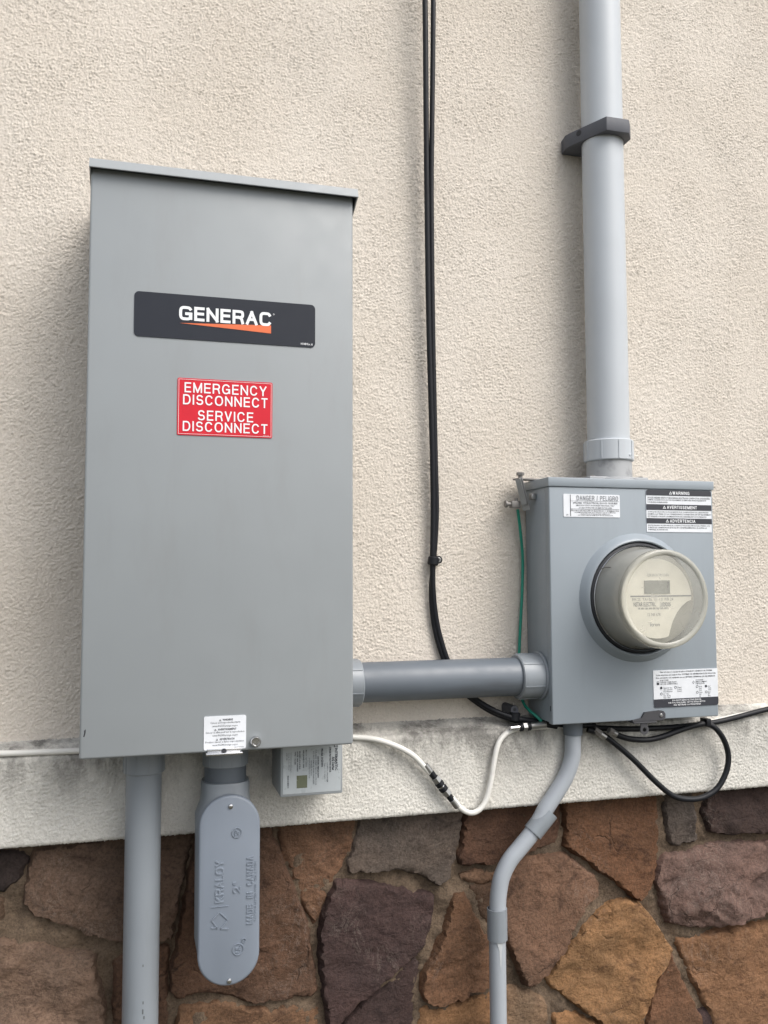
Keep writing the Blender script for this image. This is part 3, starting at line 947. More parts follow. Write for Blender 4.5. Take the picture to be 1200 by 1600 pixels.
# ------------------------------------------------------------------ surge protector under the cabinet
SPY = -.125
r = rect([(436,1172),(538,1165),(533,1240),(440,1246)], SPY)
x0, x1, z0, _ = r; z1 = bz-.004
sp = thing('surge_protector', ((x0+x1)/2, -.09, z0), 'small grey box with a printed silver label hanging below the tall cabinet', 'surge protector')
bm = NB(); box(bm, x0, x1, SPY, -.047, z0, z1, .0022)
bd = obj('housing', bm, M['cabinet'], sp)
bm = NB(); cyl(bm, ((x0+x1)/2, -.09, z1-.002), ((x0+x1)/2, -.09, bz+.01), .012, 24)
obj('nipple', bm, M['zinc'], sp)
lr = (x0+.0035, x1-.003, z0+.004, z1-.0035)
bm = NB(); prism_y(bm, rrect(*lr, .001, 2), SPY-.0006, SPY+.0002)
lb = obj('label_plate', bm, M['label_silver'], sp, smooth=0)
bm = NB(); yy = SPY-.0009
for s, u, wd, v0, v1, bo in (('INTERMATIC', .90, .045, .10, .57, .02), ('AG Series', .845, .05, .28, .56, .02), ('SURGE PROTECTIVE DEVICE', .80, .03, .08, .6, .02), ('120/240V AC 60Hz SYSTEM', .755, .022, .40, .8, 0),
        ('Type 1 / In 20kA', .71, .022, .4, .73, 0), ('Model: AG3000', .655, .04, .1, .48, .02), ('CAUTION / PRECAUCION', .59, .03, .25, .7, .02), ('FOR HARD WIRED INDOOR OUTDOOR', .555, .022, .12, .85, 0),
        ('DO NOT REMOVE WHILE ENERGIZED', .515, .022, .15, .83, 0), ('WARNING ELECTRIC SHOCK', .475, .022, .33, .65, 0), ('Qualified personnel only', .44, .022, .27, .7, 0), ('MCOV 150 / 300V', .385, .024, .11, .46, 0),
        ('VPR L-N 600V L-L 1000V', .34, .024, .11, .48, .02), ('MODES L-N L-G N-G', .275, .024, .13, .5, .02), ('SCCR 10kA 120/240V', .235, .024, .13, .55, .02), ('TYPE 1  UL1449', .195, .024, .13, .4, .02),
        ('Intermatic Incorporated', .125, .02, .15, .55, 0), ('Spring Grove Illinois', .09, .02, .15, .5, 0), ('60081 USA', .055, .02, .15, .3, 0), ('MADE IN MEXICO', .075, .025, .62, .88, .01)):
    put_text(bm, s, sub(lr, u, u+wd, v0, v1), yy, bo*1.6+.008, 1, -90)
e = sub(lr, .885, .945, .04, .09)
prism_y(bm, [(e[0], e[2]), (e[1], e[2]), (e[0], e[3]), (e[1], e[3])][:1]+[((e[0]+e[1])/2, (e[2]+e[3])/2), (e[1], e[2]), (e[1], e[3]), ((e[0]+e[1])/2, (e[2]+e[3])/2+.0001), (e[0], e[3])], yy, yy+.0002)
flat('small_print', bm, M['ink'], lb)
e = sub(lr, .235, .415, .63, .89)
bm = NB(); prism_y(bm, [(e[0], e[2]), (e[1], e[2]), (e[1], e[3]), (e[0], e[3])], yy, yy+.0003)
hol = obj('seal_patch', bm, plain('grey_green_foil', (.22, .24, .17), .25, .5), lb, smooth=0)

# ------------------------------------------------------------------ conduit left of the elbow
def vx(px, py, y): return B(px, py, y).x
CY = -.080
cx0 = (vx(193,1400,CY)+vx(250.5,1400,CY))/2; cr0 = (vx(250.5,1400,CY)-vx(193,1400,CY))/2*.985
c1 = thing('conduit', (cx0, CY, .05), 'grey plastic pipe running straight down from the cabinet, left of the oval-covered elbow', 'conduit', 'plastic conduits')
def collar(bm, p, d, r, L, ribs=8, rb=.0016, ch=.001):
    lathe(bm, p, d, [(0, r-ch), (ch, r), (L-ch, r), (L, r-ch)], 48)
    dd, u, v = frame(d)
    for k in range(ribs):
        a = 2*math.pi*(k+.35)/ribs
        n_ = u*math.cos(a)+v*math.sin(a); tn = dd.cross(n_)
        obox(bm, Vector(p)+dd*(L/2)+n_*(r), dd, tn, n_, L/2-ch*1.5, rb*.55, rb*.55)
for px, py, hh_, ww in ((223.5,1509,.003,.0011), (223.5,1567,.0035,.0013), (223,1581,.006,.0016), (225,1590,.004,.0012)):
    p = B(px, py, CY-cr0)
    bm = NB(); box(bm, p.x-ww/2, p.x+ww/2, CY-cr0*1.004, CY-cr0*.97, p.z-hh_/2, p.z+hh_/2)
    obj('scuff_mark', bm, plain('dark_scuff', (.10, .108, .115), .6) if 'dark_scuff' not in bpy.data.materials else bpy.data.materials['dark_scuff'], c1, smooth=0)
zc = B(221,1206,CY).z
bm = NB(); cyl(bm, (cx0, CY, -.02), (cx0, CY, zc+.004), cr0, 48)
obj('pipe', bm, M['pvc'], c1)
bm = NB(); collar(bm, (cx0, CY, zc), (0, 0, 1), cr0*1.15, bz-zc+.0005, 10, .0012)
obj('collar', bm, M['pvc'], c1)

# ------------------------------------------------------------------ access elbow with oval cover
LY = -.085; LF = -.132
hx = (vx(316,1182,LY)+vx(388,1182,LY))/2; hr = (vx(388,1182,LY)-vx(316,1182,LY))/2*.985
el = thing('conduit_elbow', (hx, LY, B(358,1540,LF).z), 'grey plastic access elbow with an oval embossed screw-on cover', 'conduit fitting')
za, zb_, zh = B(352,1194,LY).z, B(352,1217,LY).z, B(352,1240,LY).z
bm = NB(); collar(bm, (hx, LY, za), (0, 0, 1), hr, bz-za+.0005, 12, .001)
obj('collar', bm, M['pvc'], el)
bm = NB(); cyl(bm, (hx, LY, zb_-.01), (hx, LY, za+.003), hr*.92, 48)
obj('neck', bm, M['pvc_dark'], el)
cl, crr = vx(310,1380,LF), vx(406,1380,LF)
ccx, cw = (cl+crr)/2, (crr-cl)/2
ct, cb = B(358,1243,LF).z, B(358,1541,LF).z
# body: hub flowing into a trough behind the cover
bm = NB()
secs = []
def sec(z, wx, yf, yb, cxx, nseg=40):
    out = []
    for i in range(nseg):
        a = 2*math.pi*i/nseg
        ca, sa = math.cos(a), math.sin(a)
        k = 2.0/ (2.6)
        X = cxx + wx*math.copysign(abs(ca)**k, ca)
        Yc = (yf+yb)/2; Yr = (yb-yf)/2
        out.append(bm.verts.new((X, Yc+Yr*math.copysign(abs(sa)**k, sa), z)))
    return out
bodyx = ccx-.004
prof_b = [(zb_, hr*1.02, LY-hr*1.02, LY+hr*1.02, hx), (zb_-.004, hr*1.06, LY-hr*1.06, LY+hr*1.06, hx), (zb_-.018, hr*1.06, LY-hr*1.08, LY+hr*1.06, hx),
          (zh-.008, hr*1.10, LY-hr*1.22, LY+hr*1.02, hx*.7+bodyx*.3), (zh-.022, cw*.97, LF+.008, LY+hr*.95, bodyx), (ct-.05, cw*.965, LF+.006, LY+hr*.9, bodyx),
          (cb+.08, cw*.955, LF+.006, LY+hr*.95, bodyx), (cb+.05, cw*.95, LF+.006, LY+hr*1.0, bodyx), (cb+.03, cw*.86, LF+.006, LY+hr*.95, bodyx), (cb+.014, cw*.62, LF+.006, LY+hr*.75, bodyx), (cb+.006, cw*.3, LF+.006, LY+hr*.4, bodyx)]
for p_ in prof_b: secs.append(sec(*p_))
for a, b in zip(secs, secs[1:]):
    for i in range(40): bm.faces.new((a[i], a[(i+1) % 40], b[(i+1) % 40], b[i]))
bm.faces.new(secs[0]); bm.faces.new(secs[-1])
obj('body', bm, M['pvc'], el, smooth=50)
bm = NB(); cyl(bm, (bodyx, LY+.02, cb+.06), (bodyx, 0.02, cb+.06), hr*.9, 40)
obj('rear_outlet', bm, M['pvc'], el)
bm = NB()
loops = []
for ins, yy in ((.0012, LF+.0095), (0, LF+.0085), (0, LF+.0025), (.0012, LF+.0008), (.0032, LF)):
    loops.append([bm.verts.new((x, yy, z)) for x, z in stadium(ccx, cb+ins, ct-ins, cw-ins, 24)])
for a, b in zip(loops, loops[1:]):
    n_ = len(a)
    for i in range(n_): bm.faces.new((a[i], a[(i+1) % n_], b[(i+1) % n_], b[i]))
bm.faces.new(loops[0]); bm.faces.new(loops[-1])
cov = obj('oval_cover', bm, M['pvc_cover'], el, smooth=50)
for zz in (B(359,1260,LF).z, B(357,1533,LF).z):
    xx = ccx+.0008
    bm = NB(); lathe(bm, (xx, LF+.001, zz), (0, -1, 0), [(0, .0036), (.0015, .0036), (.0028, .0028), (.0033, .0015), (.0033, .0001)], 20)
    s_ = obj('screw', bm, M['bright'], cov)
def prect(a, b, y):
    p, q_ = B(*a, y), B(*b, y)
    return (min(p.x, q_.x), max(p.x, q_.x), min(p.z, q_.z), max(p.z, q_.z))
bm = NB(); dep = .0015; ey = LF+.0003
put_strokes(bm, 'KRALOY', prect((336,1411), (350,1344), LF), ey, .15, 2.5, .14, 90, dep)
put_strokes(bm, '2"', prect((364,1396), (376,1377), LF), ey, .15, 2.5, .2, 90, dep)
put_strokes(bm, 'MADE  IN  CANADA', prect((385,1444), (396,1337), LF), ey, .15, 2.5, .2, 90, dep)
put_text(bm, 'V-E K94-B LISTED 97BB  CSA 2 INCH', prect((397,1440), (401,1345), LF), ey, .0, 1, 90, dep*.6)
obj('embossed_lettering', bm, M['pvc_cover'], cov, smooth=30)
bm = NB()
r = prect((329,1418), (357,1415), LF)
prism_y(bm, [(r[0], r[2]), (r[1], r[2]), (r[1], r[3]), (r[0], r[3])], ey-dep, ey)
def bar(bm, a, b, wdt):
    p, q_ = B(*a, LF), B(*b, LF)
    d_ = Vector((q_.x-p.x, q_.z-p.z)); n_ = Vector((-d_.y, d_.x)).normalized()*wdt/2
    prism_y(bm, [(p.x+n_.x, p.z+n_.y), (p.x-n_.x, p.z-n_.y), (q_.x-n_.x, q_.z-n_.y), (q_.x+n_.x, q_.z+n_.y)], ey-dep, ey)
bar(bm, (330,1450), (340,1449), .0012); bar(bm, (345,1451), (357,1451), .0012)
for c3 in (((340,1451), (331,1438), (342,1426)), ((345,1451), (356,1437), (344,1426))):
    bar(bm, c3[0], c3[1], .0012); bar(bm, c3[1], c3[2], .0012)
obj('embossed_logo', bm, M['pvc_cover'], cov, smooth=30)
for (px, py, s_, rr_) in ((370,1301,'SP',7.5), (372,1483,'UL',8.5)):
    bm = NB(); c = B(px, py, LF); rw = rr_*.00088
    ring_y(bm, c.x, c.z, rw, .0009, ey-dep, ey)
    put_text(bm, s_, (c.x-rw*.45, c.x+rw*.45, c.z-rw*.55, c.z+rw*.55), ey, .01, 4, 90, dep)
    obj('embossed_mark', bm, M['pvc_cover'], cov, smooth=30)
bm = NB(); c = B(381,1469,LF); ring_y(bm, c.x, c.z, .0028, .0006, ey-dep, ey, 18)
put_text(bm, 'c', (c.x-.0011, c.x+.0011, c.z-.0011, c.z+.0011), ey, .01, 3, 90, dep)
obj('embossed_mark', bm, M['pvc_cover'], cov, smooth=30)

# ------------------------------------------------------------------ meter socket box
MY = -.092
mlx, mrx, mbz, mtz = rect([(857,757),(1113,762),(1123,1121),(864,1131)], MY)
mb = thing('meter_socket_box', ((mlx+mrx)/2, -.046, mbz), 'blue-grey metal meter box with three printed labels and a round socket', 'meter box')
bm = NB(); box(bm, mlx+.0016, mrx-.0016, MY+.003, -.003, mbz+.002, mtz-.001, .001)
obj('body', bm, M['meterbox'], mb)
bm = NB(); box(bm, mlx, mrx, MY, MY+.0135, mbz, mtz-.0035, .002, 3)
obj('front_cover', bm, M['meterbox'], mb)
lt = B(857,745,MY-.002).z
bm = NB(); box(bm, mlx-.0018, mrx+.0018, MY-.0022, -.003, mtz-.0035, lt, .0014, 2)
lid = obj('lid', bm, M['meterbox'], mb)
# hub on the lid
UY = -.05
ux = (vx(908,0,UY)+vx(966,0,UY)+vx(919.5,640,UY)+vx(978,640,UY))/4
ur = (vx(966,0,UY)-vx(908,0,UY))/2*.965
hz1 = B(953,722,UY).z
bm = NB()
lathe(bm, (ux, UY, lt-.001), (0, 0, 1), [(0, ur*1.2), (.0035, ur*1.19), (.005, ur*1.08), (hz1-lt+.004, ur*1.06)], 44)
obox(bm, (ux, UY+.003, lt+.0025), (1, 0, 0), (0, 1, 0), (0, 0, 1), ur*1.55, .034, .0024, .0015)
hub = obj('top_hub', bm, M['zinc'], mb)
for sx in (-1, 1):
    for sy in (-1, 1):
        bm = NB(); lathe(bm, (ux+sx*ur*1.28, UY+.003+sy*.026, lt+.004), (0, 0, 1), [(0, .0042), (.002, .0042), (.0032, .002)], 12)
        obj('hub_bolt', bm, M['rust'], hub)
# socket ring
mc = B(1002, 934, MY-.012)
mc = Vector((mc.x, MY, mc.z))
bm = NB(); lathe(bm, (mc.x, MY+.001, mc.z), (0, -1, 0), [(0, .1015), (.002, .1000), (.009, .0945), (.0125, .0915), (.0135, .0895), (.0125, .0880), (.004, .0875), (.004, .0001)], 72)
obj('socket_ring', bm, M['meterbox'], mb, smooth=50)
# cover latch with seal tab
a, b = B(995,1121,MY), B(1037,1117,MY)
bm = NB()
z_ = mbz+.004
p0 = B(990,1127,MY-.006)
prism_y(bm, [(p0.x, mbz-.001), (b.x-.004, mbz-.0005), (b.x, mbz+.003), (b.x+.0005, mbz+.009), (b.x-.003, mbz+.0135), (b.x-.009, mbz+.0145), (a.x+.012, mbz+.0125), (a.x+.006, mbz+.004), (p0.x, mbz+.0012)], MY-.0045, MY+.0005)
box(bm, p0.x, a.x+.03, MY-.008, MY+.01, mbz-.0035, mbz-.0012, .0006)
la = obj('latch', bm, M['latch'], mb, smooth=30)
bm = NB(); lathe(bm, (b.x-.0075, MY-.004, mbz+.007), (0, -1, 0), [(0, .003), (.001, .003), (.002, .002), (.002, .0001)], 16)
obj('rivet', bm, M['steel'], la)
c = B(1007,1139,MY-.006)
bm = NB(); ring_y(bm, c.x, c.z-.001, .0075, .0042, MY-.0065, MY-.0045, 20); box(bm, c.x-.007, c.x+.0055, MY-.0064, MY-.0046, c.z+.0035, mbz-.0015, .0003)
obj('seal_tab', bm, M['latch'], la)
bm = NB(); a = B(847,1110,MY+.02); box(bm, mlx-.0004, mlx+.002, MY+.0045, MY+.0065, mbz+.02, mbz+.028)
obj('cover_slot', bm, M['dark'], mb)
# labels
QY = MY-.0008; QT = MY-.0012
def plate_lbl(name, corners, mat, rad_=.0015, corners_='tltrbrbl'):
    r = rect(corners, QY)
    bm = NB(); prism_y(bm, rrect(*r, rad_, 4, corners_), QY, MY+.0001)
    return obj(name, bm, mat, mb, smooth=0), r
d1, r = plate_lbl('danger_label', [(880,771),(968,774),(969,808),(881,808)], M['label_white'])
bm = NB()
put_strokes(bm, 'DANGER / PELIGRO', sub(r, .23, .97, .06, .27), QT, .13, 2.4, .2)
flat('grey_print', bm, M['ink_grey'], d1)
bm = NB()
for s, u0, u1, v0, v1 in (('HAZARD OF ELECTRICAL SHOCK OR BURN', .17, .95, .34, .42), ('SERVICE BY UTILITY AUTHORIZED PERSONNEL ONLY', .22, .9, .46, .52), ('DO NOT PUNCTURE OR REMOVE THIS LABEL', .27, .86, .56, .62),
        ('PELIGRO DE DESCARGA ELECTRICA O QUEMADURA', .13, .98, .69, .76), ('SOLAMENTE PERSONAL AUTORIZADO DE LA COMPANIA', .19, .92, .77, .82), ('ELECTRICA PUEDE DAR SERVICIO', .3, .82, .84, .885), ('NO PERFORE NI REMUEVA ESTA ETIQUETA', .25, .87, .9, .95), ('07', .045, .08, .88, .95)):
    put_text(bm, s, sub(r, u0, u1, v0, v1), QT, .008, 1)
for q_ in (sub(r, .115, .125, .03, .97), sub(r, .125, .985, .295, .305), sub(r, .125, .985, .645, .66)):
    bm.faces.new([bm.verts.new((x, QT, z)) for x, z in ((q_[0], q_[2]), (q_[1], q_[2]), (q_[1], q_[3]), (q_[0], q_[3]))])
flat('small_print', bm, M['ink'], d1)

d2, r = plate_lbl('warning_label', [(1009,765),(1110,767),(1113,832),(1011,831)], M['label_white'], .004, 'tltrxxxx')
bm = NB(); bk = NB()
def quad(bm, q_, y):
    bm.faces.new([bm.verts.new((x, y, z)) for x, z in ((q_[0], q_[2]), (q_[1], q_[2]), (q_[1], q_[3]), (q_[0], q_[3]))])
x0, x1, z0, z1 = sub(r, 0, 1, 0, .135)
bm.faces.new([bm.verts.new((x, QT, z)) for x, z in rrect(x0, x1, z0, z1, .0038, 4, 'tltrxxxx')])
quad(bm, sub(r, 0, 1, .345, .48), QT); quad(bm, sub(r, 0, 1, .675, .80), QT)
for s, u0, u1, v0, v1 in (('SHOCK HAZARD EXISTS IF GROUNDING ELECTRODE CONDUCTOR OR BONDING', .02, .98, .17, .21), ('JUMPER CONNECTION IN THIS EQUIPMENT IS REMOVED WHILE ALTERNATE', .02, .92, .225, .265), ('SOURCE(S) IS ENERGIZED.', .02, .33, .28, .32),
        (u"LE RISQUE D'\u00c9LECTROCUTION EXISTE SI LE CONDUCTEUR DE L'ELECTRODE", .02, .95, .505, .545), ('DE MISE A LA TERRE OU LA CONNEXION DU CONNECTEUR DE CET EQUIPEMENT', .02, .99, .56, .60), ("EST ENLEVE LORSQUE L'ALIMENTATION SECONDAIRE EST SOUS TENSION.", .02, .92, .615, .655),
        ('EXISTE PELIGRO DE DESCARGA EL CONDUCTOR DE ELECTRODO(S) A TIERRA O EL', .02, .97, .83, .868), ('PUENTE DE CONEXION DE ESTE EQUIPO SE RETIRA MIENTRAS SE ACTIVA LA', .02, .92, .88, .918), ('FUENTE(S) ALTERNATIVA.', .02, .32, .93, .968)):
    put_text(bm, s, sub(r, u0, u1, v0, v1), QT, .012, 1)
flat('black_print', bm, M['ink'], d2)
for s, u0, u1, v0, v1, tu in (('WARNING', .40, .66, .035, .11, .37), ('AVERTISSEMENT', .31, .77, .375, .45, .27), ('ADVERTENCIA', .35, .74, .70, .775, .31)):
    put_strokes(bk, s, sub(r, u0, u1, v0, v1), QT-.0003, .17, 2.4, .2)
    e = sub(r, tu, tu+.01, (v0+v1)/2, (v0+v1)/2+.01); tri_mark(bk, e[0], e[3], .0028, QT-.0003)
flat('white_print', bk, M['white_ink'], d2)

d3, r = plate_lbl('generator_label', [(1020,1049),(1121,1043),(1122.5,1100),(1022.5,1107)], M['label_white'], .004, 'xxxxbrbl')
bm = NB(); bk = NB()
x0, x1, z0, z1 = sub(r, 0, 1, .775, 1)
bm.faces.new([bm.verts.new((x, QT, z)) for x, z in rrect(x0, x1, z0, z1, .0038, 4, 'xxxxbrbl')])
for s, u0, u1, v0, v1, bo in (('This structure is equipped with a STANDBY GENERATOR SYSTEM', .10, .91, .03, .075, .02), (u'Cette structure est \u00e9quip\u00e9e d\'un SYST\u00c8ME DE G\u00c9N\u00c9RATRICE DE SECOURS', .04, .97, .10, .155, .02), ('Esta estructura esta equipada con un SISTEMA GENERADOR DE RESERVA', .04, .96, .185, .23, .02),
        ('FUEL TYPE:', .10, .23, .255, .29, .01), ('TYPE DE CARBURANT:', .10, .36, .305, .34, .01), ('TIPO DE COMBUSTIBLE:', .10, .37, .355, .39, .01), ('LOCATION:', .65, .77, .28, .315, .01), ('EMPLACEMENT:', .65, .83, .33, .365, .01), ('UBICACION:', .65, .79, .38, .415, .01),
        ('Natural Gas', .145, .285, .46, .495, .01), ('Gaz naturel', .145, .285, .51, .545, .01), ('Gas Natural', .145, .285, .56, .595, .01), ('Diesel', .365, .425, .46, .495, .01), ('Diesel', .365, .425, .51, .545, .01), ('Diesel', .365, .425, .56, .595, .01),
        ('L.P. Gas', .145, .23, .62, .655, .01), ('Gaz de PL', .145, .26, .67, .705, .01), ('Gas GLP', .145, .255, .72, .755, .01),
        ('North', .70, .745, .46, .495, .01), ('Nord', .70, .74, .51, .545, .01), ('Norte', .70, .745, .56, .595, .01), ('West', .84, .88, .46, .495, .01), ('Ouest', .84, .89, .51, .545, .01), ('Oeste', .84, .89, .56, .595, .01),
        ('South', .70, .75, .62, .655, .01), ('Sud', .70, .73, .67, .705, .01), ('Sur', .70, .73, .72, .755, .01), ('East', .84, .88, .62, .655, .01), ('Est', .84, .87, .67, .705, .01), ('Este', .84, .88, .72, .755, .01)):
    put_text(bm, s, sub(r, u0, u1, v0, v1), QT, bo, 1)
for u, v, full in ((.115, .475, 1), (.335, .475, 0), (.115, .635, 0), (.67, .475, 0), (.81, .475, 1), (.67, .635, 0), (.81, .635, 0)):
    e = sub(r, u, u+.001, v, v+.001)
    ring_y(bm, e[0], e[3], .0021, .0021 if full else .0006, QT, QT+.0001, 16)
e = sub(r, .05, .085, .30, .39); quad(bm, (e[0], e[1], e[2], e[2]+(e[3]-e[2])*.62), QT); quad(bm, (e[0], e[0]+.0006, e[2], e[3]), QT); quad(bm, (e[1]-.0006, e[1], e[2], e[3]), QT); quad(bm, (e[0], e[1], e[3]-.0006, e[3]), QT)
e = sub(r, .615, .616, .355, .356); s_ = .0026
for a_, b_ in (((0, 1), (.75, 0)), ((.75, 0), (0, -1)), ((0, -1), (-.75, 0)), ((-.75, 0), (0, 1))):
    bm.faces.new([bm.verts.new((e[0]+x*s_*q_, QT, e[3]+z*s_*q_)) for (x, z), q_ in ((a_, 1), (b_, 1), (b_, .68), (a_, .68))])
flat('black_print', bm, M['ink'], d3)
for s, u0, u1, v0, v1 in (('DO NOT REMOVE THIS DECAL', .28, .73, .80, .845), ('NE PAS ENLEVER CETTE ETIQUETTE', .22, .79, .865, .91), ('NO RETIRAR LA PEGATINA', .30, .72, .925, .97)):
    put_text(bk, s, sub(r, u0, u1, v0, v1), QT-.0003, .015, 1)
flat('white_print', bk, M['white_ink'], d3)

# ------------------------------------------------------------------ electric meter plugged into the socket
em = thing('electric_meter', (mc.x, MY, mc.z), 'round electric meter under a hazy plastic cover with a cream dial', 'electric meter')
fwd = Vector((0, -1, 0))
bm = NB(); lathe(bm, (mc.x, MY-.004, mc.z), fwd, [(0, .0865), (.004, .0865), (.006, .0845), (.0065, .080)], 72)
obj('base_plate', bm, M['dark'], em, smooth=50)
bm = NB(); lathe(bm, (mc.x, MY-.0105, mc.z), fwd, [(0, .0815), (.0015, .0822), (.003, .0812)], 72, False)
obj('retaining_ring', bm, M['bright'], em, smooth=50)
Fz = .0775      # how far the cover stands out of the box face
bm = NB(); lathe(bm, (mc.x, MY-.0105, mc.z), fwd, [(0, .0800), (.004, .0792), (.020, .0765), (Fz-.024, .0738), (Fz-.021, .0728)], 72, False)
cvr = obj('cover_side', bm, M['lens_side'], em, smooth=60)
bm = NB(); lathe(bm, (mc.x, MY-.0105, mc.z), fwd, [(Fz-.021, .0728), (Fz-.019, .0742), (Fz-.012, .0738), (Fz-.010, .0728), (Fz-.0095, .0668), (Fz-.0115, .0648)], 72, False)
obj('cover_rim', bm, M['lens_rim'], em, smooth=60)
bm = NB(); lathe(bm, (mc.x, MY-.0105, mc.z), fwd, [(Fz-.0115, .0648), (Fz-.0105, .060), (Fz-.0098, .03), (Fz-.0096, .0002)], 72, False)
obj('lens', bm, M['lens'], em, smooth=60)
bm = NB(); lathe(bm, (mc.x, MY-.008, mc.z), fwd, [(0, .072), (.038, .070), (.040, .068), (.040, .0001)], 64)
obj('module', bm, M['meter_grey'], em, smooth=50)
# dial: round plate, lower right cut away to stand in for a reflection
DY = MY-.0545
Rd = .0600
dp = []
for k in range(0, 37):
    a = rad(-2+184*k/36); dp.append((mc.x+Rd*math.cos(a), mc.z+Rd*math.sin(a)))
for k in range(1, 21):
    a = rad(182+106*k/20); dp.append((mc.x+Rd*math.cos(a), mc.z+Rd*math.sin(a)))
cut = [(-.058, -.003), (-.052, -.0055), (-.043, -.012), (-.034, -.022), (-.027, -.034), (-.0225, -.046), (-.0195, -.0555)]
dp += [(mc.x-x, mc.z+z) for x, z in reversed(cut)]
bm = NB(); prism_y(bm, dp, DY, DY+.004)
dial = obj('dial', bm, M['dial'], em, smooth=0)
lr = prect((1007,907), (1047,927.5), DY-.001)
bm = NB(); prism_y(bm, [(lr[0], lr[2]), (lr[1], lr[2]), (lr[1], lr[3]), (lr[0], lr[3])], DY-.0012, DY+.001)
lcd = obj('display', bm, M['lcd'], dial, smooth=0)
bm = NB(); put_text(bm, '7', (lr[1]-.0055, lr[1]-.002, lr[2]+.008, lr[3]-.003), DY-.0015, .01, 2)
flat('digit', bm, M['ink'], lcd)
bm = NB(); dy = DY-.0004
def dt(s, a, b, bo=0.0): put_text(bm, s, prect(a, b, dy), dy, bo, 2)
dt('CL200 240V 3W TYPE C1S 30TA', (1011,896.5), (1045,900.5))
dt('FM 2S  TA=30  Kh 1.0  P/R 24', (988,934.5), (1052,938.5))
dt('NSTAR ELECTRIC', (990,941), (1025,947.5), .02)
dt('2428205', (1031,941), (1048,947.5), .02)
dt('12 345 678', (1012,958), (1032,962.5))
dt('Itron', (1016,973), (1031,978.5), .01)
rr = prect((985,930.8), (1080,931.8), dy); quad(bm, rr, dy)
a_, b_ = B(997,951,dy), B(1045,951,dy)
nb = 40
for i in range(nb):
    if i % 5 != 3:
        xx = a_.x+(b_.x-a_.x)*i/nb
        quad(bm, (xx, xx+(b_.x-a_.x)/nb*(.45+.3*((i*7) % 3)/2), a_.z-.0014, a_.z+.0014), dy)
flat('dial_print', bm, M['ink_grey'], dial)
# little wire seal on the cover
pts = [Vector((mc.x-.070, MY-.0145, mc.z+.045)), Vector((mc.x-.066, MY-.020, mc.z+.0475)), Vector((mc.x-.0625, MY-.030, mc.z+.0475))]
bm = NB(); tube(bm, spline(pts, 6), .0008, 8)
obj('seal_wire', bm, M['rust'], em)

# ------------------------------------------------------------------ upper service conduit
uc = thing('conduit', (ux, UY, hz1), 'thick pale grey plastic pipe rising from the top of the meter box', 'conduit', 'plastic conduits')
zt = B(953,690,UY).z
bm = NB(); cyl(bm, (ux, UY, zt-.005), (ux, UY, 4.5), ur, 56)
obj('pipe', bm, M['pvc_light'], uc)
bm = NB(); collar(bm, (ux, UY, hz1), (0, 0, 1), ur*1.17, zt-hz1, 9, .0016, .0015)
lathe(bm, (ux+.016, UY-ur*1.17+.006, hz1+.008), (.28, -1, 0), [(0, .0026), (.003, .0026), (.0038, .0015), (.0038, .0001)], 14)
obj('collar', bm, M['pvc_light'], uc)
# strap
zs0, zs1 = B(941,211,UY).z, B(941,211,UY).z+.030
zs0, zs1 = B(986,208.5,UY-ur-.012).z, B(986,187,UY-ur-.012).z
f = -(UY); e0 = ur
poly = [(-.0500, .000), (-.0530, -.020), (-.0500, -.030), (-.0180, UY-ur-.012), (.0230, UY-ur-.012), (.0365, UY-ur+.006), (.0368, -.034), (.0340, -.030), (.0420, -.027), (.0420, 0)]
stp = thing('pipe_strap', (ux, -.03, zs0), 'dark grey plastic strap holding the upper pale pipe to the stucco', 'pipe strap')
bm = NB(); prism_z(bm, [(ux+x, y) for x, y in poly], zs0, zs1, .0012)
sb = obj('strap_body', bm, M['clamp'], stp, smooth=30)
bm = NB(); lathe(bm, (ux-.0408, -.0468, (zs0+zs1)/2+.004), (-.885, -.465, 0), [(0, .0050), (.0012, .0050), (.0013, .003), (.0013, .0001)], 20)
obj('screw_hole', bm, M['dark'], sb)

# ------------------------------------------------------------------ horizontal conduit between the boxes
HY = -.046
pa, pb = B(690,1030.5,HY), B(690,1092.5,HY)
hz = (pa.z+pb.z)/2; hrad = (pa.z-pb.z)/2*.985
hc = thing('conduit', ((rx+mlx)/2, HY, hz-hrad), 'weathered dark grey horizontal pipe joining the tall cabinet to the meter box', 'conduit', 'plastic conduits')
bm = NB(); cyl(bm, (rx-.002, HY, hz), (mlx+.001, HY, hz), hrad, 56)
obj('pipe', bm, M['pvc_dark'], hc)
xl1 = vx(569,1061,HY-hrad*.9)
bm = NB(); collar(bm, (rx-.004, HY, hz), (1, 0, 0), hrad*1.15, max(.014, xl1-rx+.004), 6, .0018, .0015)
obj('collar', bm, M['pvc'], hc)
xr0 = vx(812,1061,HY-hrad*.5)
bm = NB(); collar(bm, (xr0, HY, hz), (1, 0, 0), hrad*1.17, mlx-xr0-.001, 6, .0018, .0015)
lathe(bm, (mlx-.0032, HY, hz), (1, 0, 0), [(0, hrad*1.24), (.001, hrad*1.28), (.0035, hrad*1.28), (.0045, hrad*1.22)], 48)
obj('collar', bm, M['pvc'], hc)

